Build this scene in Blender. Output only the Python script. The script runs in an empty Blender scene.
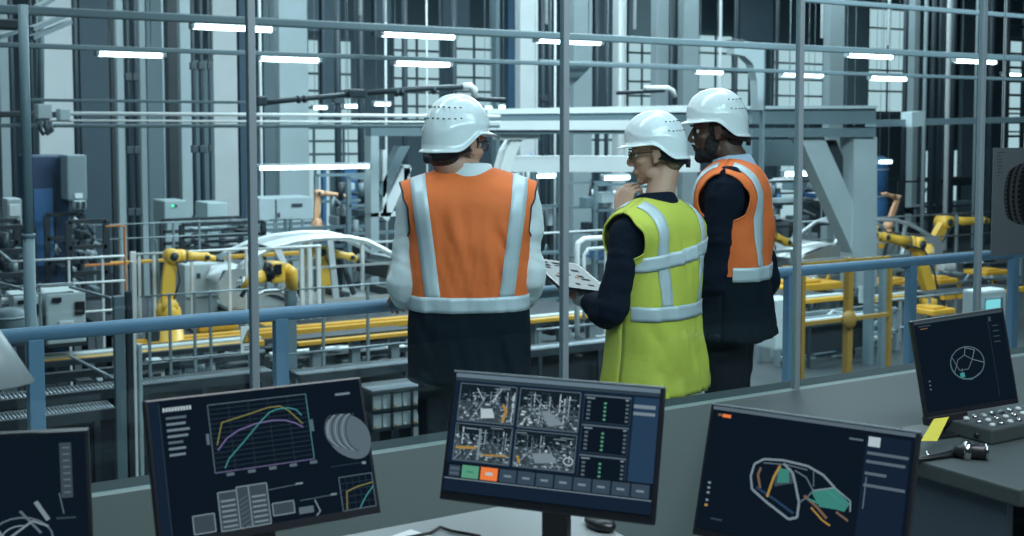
import bpy, bmesh, math, random
from math import sin, cos, tan, pi, radians, sqrt, atan2
from mathutils import Vector, Matrix, noise
random.seed(7)
SC = bpy.context.scene
COL = SC.collection
V = Vector

# ------------------------------------------------------------------ camera
FP = 1200.0; CY = 203.4; AZ = radians(58.9); PT = radians(3.5)
CAM = V((0, 0, 1.65))
FW = V((cos(AZ)*cos(PT), sin(AZ)*cos(PT), -sin(PT)))
RT = V((sin(AZ), -cos(AZ), 0))
UP = RT.cross(FW)
cd = bpy.data.cameras.new('camera'); cam = bpy.data.objects.new('camera', cd); COL.objects.link(cam)
cam.location = CAM; cam.rotation_euler = (pi/2-PT, 0, AZ-pi/2)
cd.sensor_width = 36; cd.lens = FP*36/1024; cd.shift_y = -(268-CY)/1024
cd.clip_end = 300; cd.clip_start = .02
cd.dof.use_dof = True; cd.dof.focus_distance = 4.3; cd.dof.aperture_fstop = 5.0
SC.camera = cam

def ray(px, py): return FW + RT*((px-512)/FP) - UP*((py-CY)/FP)
def at(px, py, Y): r = ray(px, py); return CAM + r*(Y/r.y)
def atz(px, py, z): r = ray(px, py); return CAM + r*((z-CAM.z)/r.z)
def atd(px, py, d): return CAM + ray(px, py)*d
def X_(px, Y): return at(px, 130, Y).x
def Z_(px, py, Y): return at(px, py, Y).z

# ------------------------------------------------------------------ materials
MATS = {}
def mat(name, col, rough=.5, metal=0, var=.0, scale=6, emit=None, es=1, bump=0, bscale=30, coat=0, alpha=None, spec=None, sheen=0):
    if name in MATS: return MATS[name]
    m = bpy.data.materials.new(name); m.use_nodes = True; nt = m.node_tree
    b = nt.nodes['Principled BSDF']; b.inputs['Base Color'].default_value = (*col, 1)
    b.inputs['Roughness'].default_value = rough; b.inputs['Metallic'].default_value = metal
    if coat: b.inputs['Coat Weight'].default_value = coat
    if spec is not None: b.inputs['Specular IOR Level'].default_value = spec
    if sheen: b.inputs['Sheen Weight'].default_value = sheen
    if emit: b.inputs['Emission Color'].default_value = (*emit, 1); b.inputs['Emission Strength'].default_value = es
    if var or bump:
        tc = nt.nodes.new('ShaderNodeTexCoord')
    if var:
        n = nt.nodes.new('ShaderNodeTexNoise'); n.inputs['Scale'].default_value = scale; n.inputs['Detail'].default_value = 4
        nt.links.new(tc.outputs['Object'], n.inputs['Vector'])
        mx = nt.nodes.new('ShaderNodeMix'); mx.data_type = 'RGBA'
        mx.inputs['A'].default_value = (*[max(0, c*(1-var)) for c in col], 1); mx.inputs['B'].default_value = (*[min(1, c*(1+var)) for c in col], 1)
        nt.links.new(n.outputs['Fac'], mx.inputs['Factor']); nt.links.new(mx.outputs['Result'], b.inputs['Base Color'])
    if bump:
        n2 = nt.nodes.new('ShaderNodeTexNoise'); n2.inputs['Scale'].default_value = bscale; n2.inputs['Detail'].default_value = 3
        nt.links.new(tc.outputs['Object'], n2.inputs['Vector'])
        bp = nt.nodes.new('ShaderNodeBump'); bp.inputs['Strength'].default_value = bump; bp.inputs['Distance'].default_value = .02
        nt.links.new(n2.outputs['Fac'], bp.inputs['Height']); nt.links.new(bp.outputs['Normal'], b.inputs['Normal'])
    MATS[name] = m; return m

def emis(name, col, s=1):
    if name in MATS: return MATS[name]
    m = bpy.data.materials.new(name); m.use_nodes = True; nt = m.node_tree; nt.nodes.clear()
    e = nt.nodes.new('ShaderNodeEmission'); e.inputs[0].default_value = (*col, 1); e.inputs[1].default_value = s
    o = nt.nodes.new('ShaderNodeOutputMaterial'); nt.links.new(e.outputs[0], o.inputs[0]); MATS[name] = m; return m

pale   = mat('pale_painted_steel', (.36,.45,.48), .5, var=.12, scale=1.5)
pale2  = mat('white_painted_steel', (.70,.76,.78), .45, var=.08, scale=2)
midg   = mat('blue_grey_steel', (.13,.195,.225), .5, var=.15, scale=1)
slate  = mat('slate_blue_panel', (.055,.095,.125), .55, var=.2, scale=1)
navyp  = mat('dark_navy_panel', (.02,.05,.11), .45, var=.2, scale=1)
bluep  = mat('blue_machine_paint', (.05,.15,.33), .4, var=.2, scale=1)
dark   = mat('dark_pipe_paint', (.030,.050,.065), .45)
dark2  = mat('dark_machine_paint', (.022,.034,.042), .5, var=.3, scale=3)
galv   = mat('galvanised_steel', (.27,.34,.37), .38, .35, var=.15, scale=4)
white  = mat('bright_white_paint', (.85,.9,.9), .4)
cabin  = mat('light_grey_cabinet', (.46,.55,.57), .5, var=.06)
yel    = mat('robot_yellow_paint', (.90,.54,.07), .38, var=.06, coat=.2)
gold   = mat('safety_yellow_beam', (.62,.34,.035), .5, var=.15)
ochre  = mat('ochre_frame_paint', (.27,.165,.03), .55, var=.1)
orangep= mat('orange_machine_paint', (.62,.22,.05), .5)
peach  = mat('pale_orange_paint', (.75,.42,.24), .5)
railb  = mat('blue_rail_paint', (.16,.29,.43), .42, var=.06)
mull   = mat('grey_blue_mullion', (.14,.21,.24), .45)
glassbar = mat('light_grey_glass_bar', (.18,.24,.27), .4)
partn  = mat('grey_green_partition', (.135,.19,.19), .6, var=.05, scale=3)
ledgem = mat('dark_grey_ledge', (.030,.046,.050), .75, spec=.15, var=.06)
deskm2 = mat('dark_grey_desk_laminate', (.050,.068,.072), .6, spec=.3, var=.05, scale=4)
deskm  = mat('grey_desk_laminate', (.22,.26,.27), .5, var=.05, scale=4)
cabd   = mat('blue_grey_desk_panel', (.05,.075,.10), .5)
blackp = mat('black_plastic', (.012,.014,.018), .35)
bezel  = mat('black_bezel_plastic', (.012,.015,.02), .3)
bezt   = mat('bezel_top_highlight', (.30,.38,.42), .3, .4)
chrome = mat('chrome_metal', (.6,.62,.64), .15, 1)
rollm  = mat('steel_roller', (.30,.36,.40), .3, .7)
body_w = mat('bare_car_body_metal', (.66,.73,.75), .3, .6, var=.1)
floorm = mat('factory_floor_paint', (.032,.045,.052), .5, var=.2, scale=.7)
walkm  = mat('walkway_floor', (.34,.40,.41), .45, var=.1, scale=3)
wallm  = mat('blue_grey_wall_cladding', (.11,.17,.21), .6, var=.12, scale=.4)
ceilm  = mat('factory_ceiling', (.2,.26,.3), .7)
lampE  = emis('tube_light_glow', (.86,.97,1), 9)
winE   = emis('daylit_window_pane', (.60,.80,.86), .85)
scrE   = emis('control_screen_glow', (.3,.85,.9), .9)
greenE = emis('green_indicator_glow', (.1,.9,.5), 1.5)

# ------------------------------------------------------------------ object helpers
def tag(o, label=None, cat=None, group=None, kind=None):
    if label: o['label'] = label
    if cat: o['category'] = cat
    if group: o['group'] = group
    if kind: o['kind'] = kind
    return o
def thing(name, label, cat, loc=(0,0,0), rotz=0, group=None):
    o = bpy.data.objects.new(name, None); COL.objects.link(o); o.location = loc; o.rotation_euler = (0,0,rotz)
    o.empty_display_size = .1
    return tag(o, label, cat, group)

def frame_of(d):
    d = d.normalized(); a = V((0,0,1)) if abs(d.z) < .9 else V((1,0,0))
    s = d.cross(a).normalized(); return s, s.cross(d).normalized()

class MB:
    def __init__(s): s.v = []; s.f = []; s.m = []; s.sm = []
    def add(s, vs, fs, mi=0, smooth=False):
        n = len(s.v); s.v += [tuple(v) for v in vs]
        for f in fs: s.f.append([n+i for i in f]); s.m.append(mi); s.sm.append(smooth)
        return s
    def box(s, p, q, mi=0):
        (x0,y0,z0), (x1,y1,z1) = p, q
        if x0 > x1: x0,x1 = x1,x0
        if y0 > y1: y0,y1 = y1,y0
        if z0 > z1: z0,z1 = z1,z0
        return s.add([(x0,y0,z0),(x1,y0,z0),(x1,y1,z0),(x0,y1,z0),(x0,y0,z1),(x1,y0,z1),(x1,y1,z1),(x0,y1,z1)],
            [(0,3,2,1),(4,5,6,7),(0,1,5,4),(1,2,6,5),(2,3,7,6),(3,0,4,7)], mi)
    def bbox(s, p, q, b=.01, mi=0):          # bevelled box
        (x0,y0,z0), (x1,y1,z1) = p, q
        if x0 > x1: x0,x1 = x1,x0
        if y0 > y1: y0,y1 = y1,y0
        if z0 > z1: z0,z1 = z1,z0
        b = min(b, (x1-x0)*.45, (y1-y0)*.45, (z1-z0)*.45)
        bm = bmesh.new(); bmesh.ops.create_cube(bm, size=1)
        for v in bm.verts:
            v.co = V(((x0+x1)/2+v.co.x*(x1-x0), (y0+y1)/2+v.co.y*(y1-y0), (z0+z1)/2+v.co.z*(z1-z0)))
        bmesh.ops.bevel(bm, geom=bm.edges[:], offset=b, segments=2, profile=.6, affect='EDGES')
        bm.verts.index_update(); s.add([v.co[:] for v in bm.verts], [[v.index for v in f.verts] for f in bm.faces], mi); bm.free(); return s
    def beam(s, a, b, w, h=None, mi=0, up=None):   # rectangular bar from a to b
        a, b = V(a), V(b); h = h or w; d = (b-a).normalized()
        u = V(up) if up else (V((0,0,1)) if abs(d.z) < .9 else V((0,1,0)))
        sx = d.cross(u).normalized(); uz = sx.cross(d)
        vs = [p + sx*i*w/2 + uz*j*h/2 for p in (a,b) for i,j in ((-1,-1),(1,-1),(1,1),(-1,1))]
        return s.add(vs, [(0,1,2,3),(7,6,5,4),(0,4,5,1),(1,5,6,2),(2,6,7,3),(3,7,4,0)], mi)
    def tube(s, pts, r, seg=10, mi=0, flat=None):   # r scalar or list; round tube through pts
        pts = [V(p) for p in pts]; n = len(pts); rs = r if isinstance(r, (list,tuple)) else [r]*n
        vs = []; ref = None
        for i,p in enumerate(pts):
            d = (pts[min(i+1,n-1)]-pts[max(i-1,0)])
            if d.length < 1e-9: d = V((0,0,1))
            d.normalize()
            if ref is None: sx, sy = frame_of(d)
            else:
                sx = (ref - d*ref.dot(d)).normalized(); sy = sx.cross(d).normalized()
            ref = sx
            for k in range(seg):
                a = 2*pi*k/seg; vs.append(p + sx*cos(a)*rs[i] + sy*sin(a)*rs[i]*(flat or 1))
        fs = [(i*seg+k, i*seg+(k+1)%seg, (i+1)*seg+(k+1)%seg, (i+1)*seg+k) for i in range(n-1) for k in range(seg)]
        fs += [tuple(range(seg))[::-1], tuple(range((n-1)*seg, n*seg))]
        return s.add(vs, fs, mi, True)
    def cyl(s, a, b, r, seg=16, mi=0): return s.tube([a,b], r, seg, mi)
    def ell(s, c, r, seg=16, rings=10, mi=0, rot=None):
        c = V(c); vs = []; fs = []
        vs.append(V((0,0,1)))
        for i in range(1, rings):
            t = pi*i/rings
            for k in range(seg): a = 2*pi*k/seg; vs.append(V((sin(t)*cos(a), sin(t)*sin(a), cos(t))))
        vs.append(V((0,0,-1)))
        out = []
        for v in vs:
            w = V((v.x*r[0], v.y*r[1], v.z*r[2]))
            if rot: w = rot @ w
            out.append(c+w)
        for k in range(seg): fs.append((0, 1+k, 1+(k+1)%seg))
        for i in range(rings-2):
            for k in range(seg): a = 1+i*seg; fs.append((a+k, a+seg+k, a+seg+(k+1)%seg, a+(k+1)%seg))
        a = 1+(rings-2)*seg; L = len(vs)-1
        for k in range(seg): fs.append((a+(k+1)%seg, a+k, L))
        return s.add(out, fs, mi, True)
    def loft(s, rings, mi=0, cap=True, close=True, smooth=True):  # rings: list of equal-length point lists
        n = len(rings[0]); vs = [p for r in rings for p in r]; m = len(rings)
        rng = range(n) if close else range(n-1)
        fs = [(i*n+k, i*n+(k+1)%n, (i+1)*n+(k+1)%n, (i+1)*n+k) for i in range(m-1) for k in rng]
        if cap and close: fs += [tuple(range(n))[::-1], tuple(range((m-1)*n, m*n))]
        return s.add(vs, fs, mi, smooth)
    def prism(s, poly, y0, y1, mi=0):   # poly in (x,z), extruded along y
        n = len(poly); vs = [(x,y0,z) for x,z in poly] + [(x,y1,z) for x,z in poly]
        fs = [tuple(range(n)), tuple(range(n,2*n))[::-1]] + [(i, i+n, (i+1)%n+n, (i+1)%n) for i in range(n)]
        return s.add(vs, fs, mi)
    def build(s, name, mats, parent=None, local=False, fix=True):
        if not isinstance(mats, (list,tuple)): mats = [mats]
        off = V((0,0,0))
        if s.v:
            if parent is None and not local:
                xs = [v[0] for v in s.v]; ys = [v[1] for v in s.v]; zs = [v[2] for v in s.v]
                off = V(((min(xs)+max(xs))/2, (min(ys)+max(ys))/2, min(zs)))
            elif parent is not None and not local:
                p = parent
                while p is not None: off = off + V(p.location); p = p.parent
        me = bpy.data.meshes.new(name); me.from_pydata([(V(v)-off)[:] for v in s.v], [], s.f)
        for m in mats: me.materials.append(m)
        me.polygons.foreach_set('material_index', s.m); me.polygons.foreach_set('use_smooth', s.sm)
        if fix:
            bm = bmesh.new(); bm.from_mesh(me); bmesh.ops.recalc_face_normals(bm, faces=bm.faces[:]); bm.to_mesh(me); bm.free()
        me.update()
        o = bpy.data.objects.new(name, me); COL.objects.link(o)
        if parent is not None: o.parent = parent
        elif not local: o.location = off
        return o

def struct(name, mb, m, parent=None, **k):
    o = mb.build(name, m, parent, **k)
    if parent is None: o['kind'] = 'structure'
    return o

def solid(mb, name, mats, label, cat, group=None): return tag(mb.build(name, mats), label, cat, group)

def copy_tree(o, parent=None):
    c = o.copy(); COL.objects.link(c); c.parent = parent
    for ch in list(o.children): copy_tree(ch, c)
    return c

def remesh_mb(mb, voxel, smooth=6, fac=.5):
    me = bpy.data.meshes.new('tmp'); me.from_pydata([tuple(v) for v in mb.v], [], mb.f)
    bm = bmesh.new(); bm.from_mesh(me); bmesh.ops.recalc_face_normals(bm, faces=bm.faces[:]); bm.to_mesh(me); bm.free()
    o = bpy.data.objects.new('tmp', me); COL.objects.link(o)
    md = o.modifiers.new('r', 'REMESH'); md.mode = 'VOXEL'; md.voxel_size = voxel
    if smooth: ms = o.modifiers.new('s', 'SMOOTH'); ms.factor = fac; ms.iterations = smooth
    dg = bpy.context.evaluated_depsgraph_get(); dg.update()
    nm = bpy.data.meshes.new_from_object(o.evaluated_get(dg))
    bpy.data.objects.remove(o); bpy.data.meshes.remove(me)
    nm.polygons.foreach_set('use_smooth', [True]*len(nm.polygons))
    nm.materials.clear()
    return nm
def mesh_obj(name, me, mats, parent):
    me.name = name
    for m in (mats if isinstance(mats, list) else [mats]): me.materials.append(m)
    o = bpy.data.objects.new(name, me); COL.objects.link(o); o.parent = parent; return o
# ================================================================== CONTROL ROOM
GY = 3.03     # glass line
struct('floor', MB().box((-3.5,-2.2,-.35),(9,4.35,0)), [walkm])
struct('ceiling', MB().box((-3.5,-2.2,3.3),(9,3.12,3.5)), [ceilm])
struct('wall_back', MB().box((-3.5,-2.3,0),(9,-2.2,3.3)), [cabd])
struct('wall_left', MB().box((-3.6,-2.3,0),(-3.5,3.1,3.3)), [cabd])
struct('wall_right', MB().box((9,-2.3,0),(9.1,3.1,3.3)), [cabd])
struct('wall_front', MB().box((-3.5,3.052,0),(9,3.12,.728)), [partn])          # low partition under the glass
struct('trim_1', MB().bbox((-3.5,3.05,.728),(9,3.14,.75),.004), [ledgem])     # ledge
# glass panes + mullions
gm = bpy.data.materials.new('clear_partition_glass'); gm.use_nodes = True; nt = gm.node_tree; nt.nodes.clear()
o_ = nt.nodes.new('ShaderNodeOutputMaterial'); mx = nt.nodes.new('ShaderNodeMixShader'); tr = nt.nodes.new('ShaderNodeBsdfTransparent'); gl = nt.nodes.new('ShaderNodeBsdfGlossy')
lw = nt.nodes.new('ShaderNodeLayerWeight'); lw.inputs[0].default_value = .5
pw_ = nt.nodes.new('ShaderNodeMath'); pw_.operation = 'POWER'; pw_.inputs[1].default_value = 4; nt.links.new(lw.outputs['Facing'], pw_.inputs[0])
fr = nt.nodes.new('ShaderNodeMath'); fr.operation = 'MULTIPLY_ADD'; fr.inputs[1].default_value = .5; fr.inputs[2].default_value = .035; nt.links.new(pw_.outputs[0], fr.inputs[0])
tr.inputs[0].default_value = (.90,.97,.98,1); gl.inputs['Roughness'].default_value = .02; gl.inputs[0].default_value = (.7,.85,.9,1)
nt.links.new(fr.outputs[0], mx.inputs[0]); nt.links.new(tr.outputs[0], mx.inputs[1]); nt.links.new(gl.outputs[0], mx.inputs[2]); nt.links.new(mx.outputs[0], o_.inputs[0])
mull_px = [251.5, 564.5, 799, 981]
mxs = [X_(p, GY) for p in mull_px]
step = (mxs[-1]-mxs[0])/3
allx = [mxs[0]-2*step, mxs[0]-step] + mxs + [mxs[-1]+step]
for i, x in enumerate(allx):
    mb = MB().bbox((x-.0105, GY-.012, 0), (x+.0105, GY+.012, 3.3), .003)
    struct('trim_%d' % (i+2), mb, [glassbar])
for i in range(len(allx)-1):
    struct('window_%d' % (i+1), MB().box((allx[i]+.011, GY-.004, .745), (allx[i+1]-.011, GY+.004, 3.3)), [gm])
struct('trim_20', MB().box((allx[0], GY-.02, 0), (allx[-1], GY+.018, .75)), [partn])

# blue guard rail on the far side of the walkway
RY = 4.05
rz = Z_(400, 304, RY)
rail_x0 = -1.6; rail_x1 = 8.6
rt = thing('guard_rail', 'long round blue guard rail that the three people stand at, on square blue posts', 'railing', (2, RY, 0))
MB().tube([(rail_x0, RY, rz), (rail_x1, RY, rz)], .0245, 14).build('top_rail', railb, rt)
px_posts = [30, 278, 480, 648, 792, 914, 1017]
xs = [X_(p, RY) for p in px_posts]
for x in xs + [xs[0]-(xs[-1]-xs[0])/6]:
    p = MB().bbox((x-.024, RY-.02, 0.006), (x+.024, RY+.02, rz-.015), .004).build('post', railb, rt)
    MB().bbox((x-.06, RY-.05, 0), (x+.06, RY+.05, .012), .003).build('base_plate', railb, p)
# steel column at left, carrying the overhead beam
cx = X_(26, 4.22)
cl = thing('steel_column', 'slim dark steel column rising left of the blue rail, nearest the camera', 'column', (cx, 4.22, 0))
MB().tube([(cx,4.22,0.01),(cx,4.22,rz+.30)], .019, 12).build('lower_tube', mull, cl)
MB().tube([(cx,4.22,rz+.30),(cx,4.22,2.06)], .016, 12).build('upper_tube', mull, cl)
MB().tube([(cx,4.22,rz+.295),(cx,4.22,rz+.31)], .022, 12).build('collar', mull, cl)
MB().bbox((cx-.06,4.16,0),(cx+.06,4.28,.012),.003).build('base_plate', mull, cl)

# ------------------------------------------------------------------ monitors
def qc(name, c, s=1): return emis(name, c, s)
SB = dict(bg=(.004,.009,.017), bg2=(.007,.016,.034), bar=(.12,.18,.23), line=(.028,.048,.065), txt=(.15,.21,.25), white=(.40,.50,.54), green=(.09,.30,.19), orange=(.78,.19,.05),
          btn=(.035,.060,.090), yel=(.19,.19,.06), pur=(.14,.12,.27), cyan=(.05,.25,.26), gry=(.09,.13,.16), g2=(.17,.23,.27), g3=(.04,.06,.075), gold=(.34,.21,.05), teal=(.04,.20,.17), dk=(.008,.015,.022), blue=(.018,.045,.09), brown=(.16,.10,.07), c1=(.46,.57,.63), c2=(.21,.29,.34))
SK = list(SB); SM = [qc('screen_'+k, SB[k], 1.0) for k in SK]
class Scr:
    # flat pixels of a picture; u across 0..1, v down 0..1
    def __init__(s, w, h, y): s.w, s.h, s.y, s.mb, s.k = w, h, y, MB(), 0
    def p(s, u, v): return (-s.w/2+u*s.w, s.y - s.k*1e-6, s.h/2-v*s.h)
    def quad(s, u0, v0, u1, v1, c):
        s.k += 1; s.mb.add([s.p(u0,v0), s.p(u0,v1), s.p(u1,v1), s.p(u1,v0)], [(0,1,2,3)], SK.index(c))
    def poly(s, pts, c): s.k += 1; s.mb.add([s.p(*q) for q in pts], [tuple(range(len(pts)))], SK.index(c))
    def line(s, pts, c, t=.004):
        s.k += 1
        for a, b in zip(pts[:-1], pts[1:]):
            A, B = V((a[0]*s.w, a[1]*s.h)), V((b[0]*s.w, b[1]*s.h)); d = (B-A)
            if d.length < 1e-6: continue
            n = V((-d.y, d.x)).normalized()*t*s.w/2
            q = [A+n, B+n, B-n, A-n]
            s.mb.add([s.p(e.x/s.w, e.y/s.h) for e in q], [(3,2,1,0)], SK.index(c))
    def ring(s, u, v, r, c, t=.004, e=1, n=20, a0=0, a1=2*pi):
        s.line([(u+r*cos(a0+(a1-a0)*i/n), v+r*e*sin(a0+(a1-a0)*i/n)) for i in range(n+1)], c, t)
    def rrect(s, u0, v0, u1, v1, c, t=.003): s.line([(u0,v0),(u1,v0),(u1,v1),(u0,v1),(u0,v0)], c, t)

def scr_center(S):
    S.quad(0,0,1,1,'bg2'); S.quad(0,0,1,.035,'bar'); S.quad(0,.04,1,.062,'line')
    R = random.Random(3)
    for (u0,v0,u1,v1,sd) in ((.03,.085,.315,.40,1),(.335,.085,.63,.41,2),(.03,.425,.315,.735,3),(.335,.435,.63,.735,4)):
        R.seed(sd); S.quad(u0,v0,u1,v1,'dk'); du, dv = u1-u0, v1-v0
        P = lambda a, b: (u0+a*du, v0+b*dv)
        S.quad(u0,v0+.45*dv,u1,v1,'g3')
        for k in range(9):                                  # far beams and lamps
            y = .04+.32*R.random(); a = R.random()*.8; S.line([P(a,y), P(a+.2*R.random()+.05, y)], R.choice(['gry','c2','line']), .003)
        for k in range(14):
            a = R.random(); b = .1+R.random()*.5; S.line([P(a,b*.4), P(a,min(1,b+.35))], R.choice(['gry','c2','g3','c1','line']), .002+.004*R.random())
        for k in range(4):                                  # lines of the aisle running to the middle
            S.line([P(.5+(k-1.5)*.08,.35), P(.5+(k-1.5)*.55 if abs(k-1.5)<1 else (.02 if k==0 else .98),.98)], R.choice(['c2','gry']), .004)
        for k in range(230):
            a, b = R.random()*.95, .22+R.random()*.72; w, h = .012+R.random()*.05, .010+R.random()*.045
            q0, q1 = P(a,b), P(min(a+w,.99), min(b+h,.99)); S.quad(*q0,*q1, R.choice(['gry','c2','c1','dk','g3','dk','g3','c2','dk','gry']))
        if sd == 1:
            S.poly([P(.40,.62),P(.60,.60),P(.66,.86),P(.42,.90)],'white'); S.poly([P(.45,.56),P(.57,.55),P(.6,.62),P(.42,.64)],'g3')
            S.line([P(.80,.95),P(.86,.62),P(.78,.5)],'gold',.014)
            S.line([P(.30,.1),P(.44,.42)],'white',.004); S.line([P(.74,.08),P(.60,.42)],'white',.004)
        if sd == 2:
            S.poly([P(.38,.55),P(.50,.52),P(.78,.84),P(.52,.92)],'g2'); S.line([P(.12,.75),P(.08,.95)],'white',.005)
            S.line([P(.22,.15),P(.42,.45)],'g2',.005)
        if sd == 3:
            S.line([P(.03,.66),P(.40,.62)],'gold',.012); S.line([P(.5,.80),P(.95,.76)],'gold',.008); S.quad(*P(.42,.1),*P(.46,.95),'g2')
        if sd == 4:
            S.line([P(.06,.7),P(.10,.9)],'gold',.012); S.poly([P(.30,.60),P(.62,.55),P(.70,.80),P(.36,.86)],'g2'); S.ring(*P(.90,.72),.022,'white',.005,1.4)
        S.rrect(u0,v0,u1,v1,'gry',.004)
    for j in range(3):
        v0 = .09+.245*j; v1 = v0+.225; S.quad(.65,v0,.87,v1,'bg'); S.rrect(.65,v0,.87,v1,'line',.003); S.quad(.65,v0,.87,v0+.012,'gry')
        S.quad(.66,v0+.022,.70,v0+.034,'g2'); S.quad(.845,v0+.018,.86,v0+.032,'g2')
        for k in range(5):
            v = v0+.055+.033*k; S.quad(.665,v,.682,v+.016,'gry'); S.quad(.745,v,.757,v+.016,'green'); S.quad(.848,v,.862,v+.016,'gry')
    S.quad(.885,.08,1,.80,'blue'); S.quad(.885,.14,.985,.17,'g2'); S.quad(.885,.20,.985,.225,'g2')
    S.quad(0,.755,1,.885,'bg'); S.quad(.02,.78,.075,.87,'btn'); S.quad(.025,.80,.07,.812,'gry'); S.quad(.025,.84,.07,.852,'gry')
    S.quad(.085,.77,.17,.875,'green'); S.quad(.11,.815,.145,.83,'teal'); S.quad(.18,.77,.265,.875,'orange'); S.quad(.205,.81,.24,.835,'white')
    for k in range(8):
        a = .275+k*.09; S.quad(a,.77,a+.082,.875,'btn'); S.rrect(a,.77,a+.082,.875,'line',.002); S.quad(a+.022,.815,a+.058,.832,'g2')
    S.quad(0,.885,1,.893,'g2'); S.quad(0,.893,1,1,'bg2')
def curve(f, n=24): return [f(i/n) for i in range(n+1)]
def chart(S, u0,v0,u1,v1, big=True):
    S.quad(u0,v0,u1,v1,'bg'); S.rrect(u0,v0,u1,v1,'gry',.004)
    for k in range(1, 14 if big else 5):
        v = v0+(v1-v0)*k/(14 if big else 5); S.line([(u0,v),(u1,v)],'line',.002)
    for k in range(1,5): S.line([(u0+(u1-u0)*k/5,v0),(u0+(u1-u0)*k/5,v1)],'line',.0015)
    P = lambda a,b: (u0+a*(u1-u0), v0+b*(v1-v0))
    if big:
        S.line([P(.05,.60),P(.12,.28),P(.30,.23),P(.60,.14),P(.72,.14),P(.80,.22),P(.88,.36),P(.93,.45)],'yel',.005)
        S.line([P(.05,.68),P(.15,.52),P(.28,.42),P(.45,.36),P(.62,.34),P(.75,.36),P(.85,.42),P(.93,.50)],'pur',.006)
        S.line([P(.10,.95),P(.15,.82),P(.30,.62),P(.50,.34),P(.60,.22),P(.68,.18),P(.80,.18),P(.88,.22),P(.93,.32)],'cyan',.005)
        S.line([P(1,0),P(1,1)],'cyan',.003); S.line([P(0,1),P(1,1)],'pur',.003)
        for k in range(5): S.quad(u0+.05+.098*k, v1+.012, u0+.085+.098*k, v1+.035, 'gry')
        S.quad(u0-.022,v0+.42*(v1-v0),u0-.008,v0+.58*(v1-v0),'gry'); S.quad(u1+.004,v0+.4*(v1-v0),u1+.018,v0+.58*(v1-v0),'gry')
    else:
        S.line([P(.12,.98),P(.18,.45),P(.5,.35),P(1,.28)],'yel',.005); S.line([P(.5,1),P(.75,.65),P(1,.40)],'cyan',.005)
def scr_left(S):
    S.quad(0,0,1,1,'bg'); S.quad(0,0,.045,1,'bg2'); S.line([(.045,.02),(.045,1)],'line',.003)
    for k in range(10):
        S.quad(.06+.013*k,.055,.069+.013*k,.085,'white')
    for k, w in enumerate((.09,.085,.10,.09,.065,.075,.07)):
        S.quad(.07,.125+.045*k,.07+w,.142+.045*k,'gry' if k in (0,4) else 'txt')
    chart(S,.26,.07,.725,.575)
    S.quad(.87,.095,.945,.112,'txt')
    for k,(u,r) in enumerate([(.815,.055),(.83,.085),(.845,.105),(.86,.125),(.875,.138),(.89,.145),(.905,.15),(.92,.15),(.935,.148),(.95,.14),(.965,.125)]):
        n = 18; S.poly([(u+r*.42*cos(2*pi*i/n), .375+.02*k*.5+r*1.15*sin(2*pi*i/n)) for i in range(n)], ['gry','gry','g2','gry','gry','gry','gry','gry','gry','gry','gry'][k])
    for k in range(7): S.ring(.845+.019*k,.378+.006*k,.05+.002*k,('g3','g2')[k%2],.006,2.4,a0=pi*.55,a1=pi*1.45)
    S.line([(.80,.655),(.97,.655)],'line',.003); S.quad(.955,.65,.975,.67,'g2')
    for (u0,v0,u1,v1) in ((.14,.86,.235,.99),(.26,.72,.345,1),(.345,.70,.40,1),(.40,.70,.485,1),(.50,.86,.60,.95)):
        S.quad(u0,v0,u1,v1,'g3'); S.rrect(u0,v0,u1,v1,'g2',.005)
    for (a,b) in ((.27,.335),(.41,.475)):
        for k in range(6): S.quad(a,.78+.037*k,b,.793+.037*k,'g2')
    for k in range(7): S.line([(.352,.80+.035*k),(.392,.77+.035*k)],'gry',.003)
    S.line([(.49,.755),(.64,.745)],'gry',.003); S.quad(.62,.735,.655,.75,'txt')
    S.line([(.63,.87),(.80,.865)],'gry',.003); S.quad(.78,.855,.81,.87,'txt')
    S.quad(.62,.92,.69,.97,'gry'); S.line([(.70,.88),(.72,.97),(.70,1)],'g2',.006)
    chart(S,.83,.745,.995,1.0,False)
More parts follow.
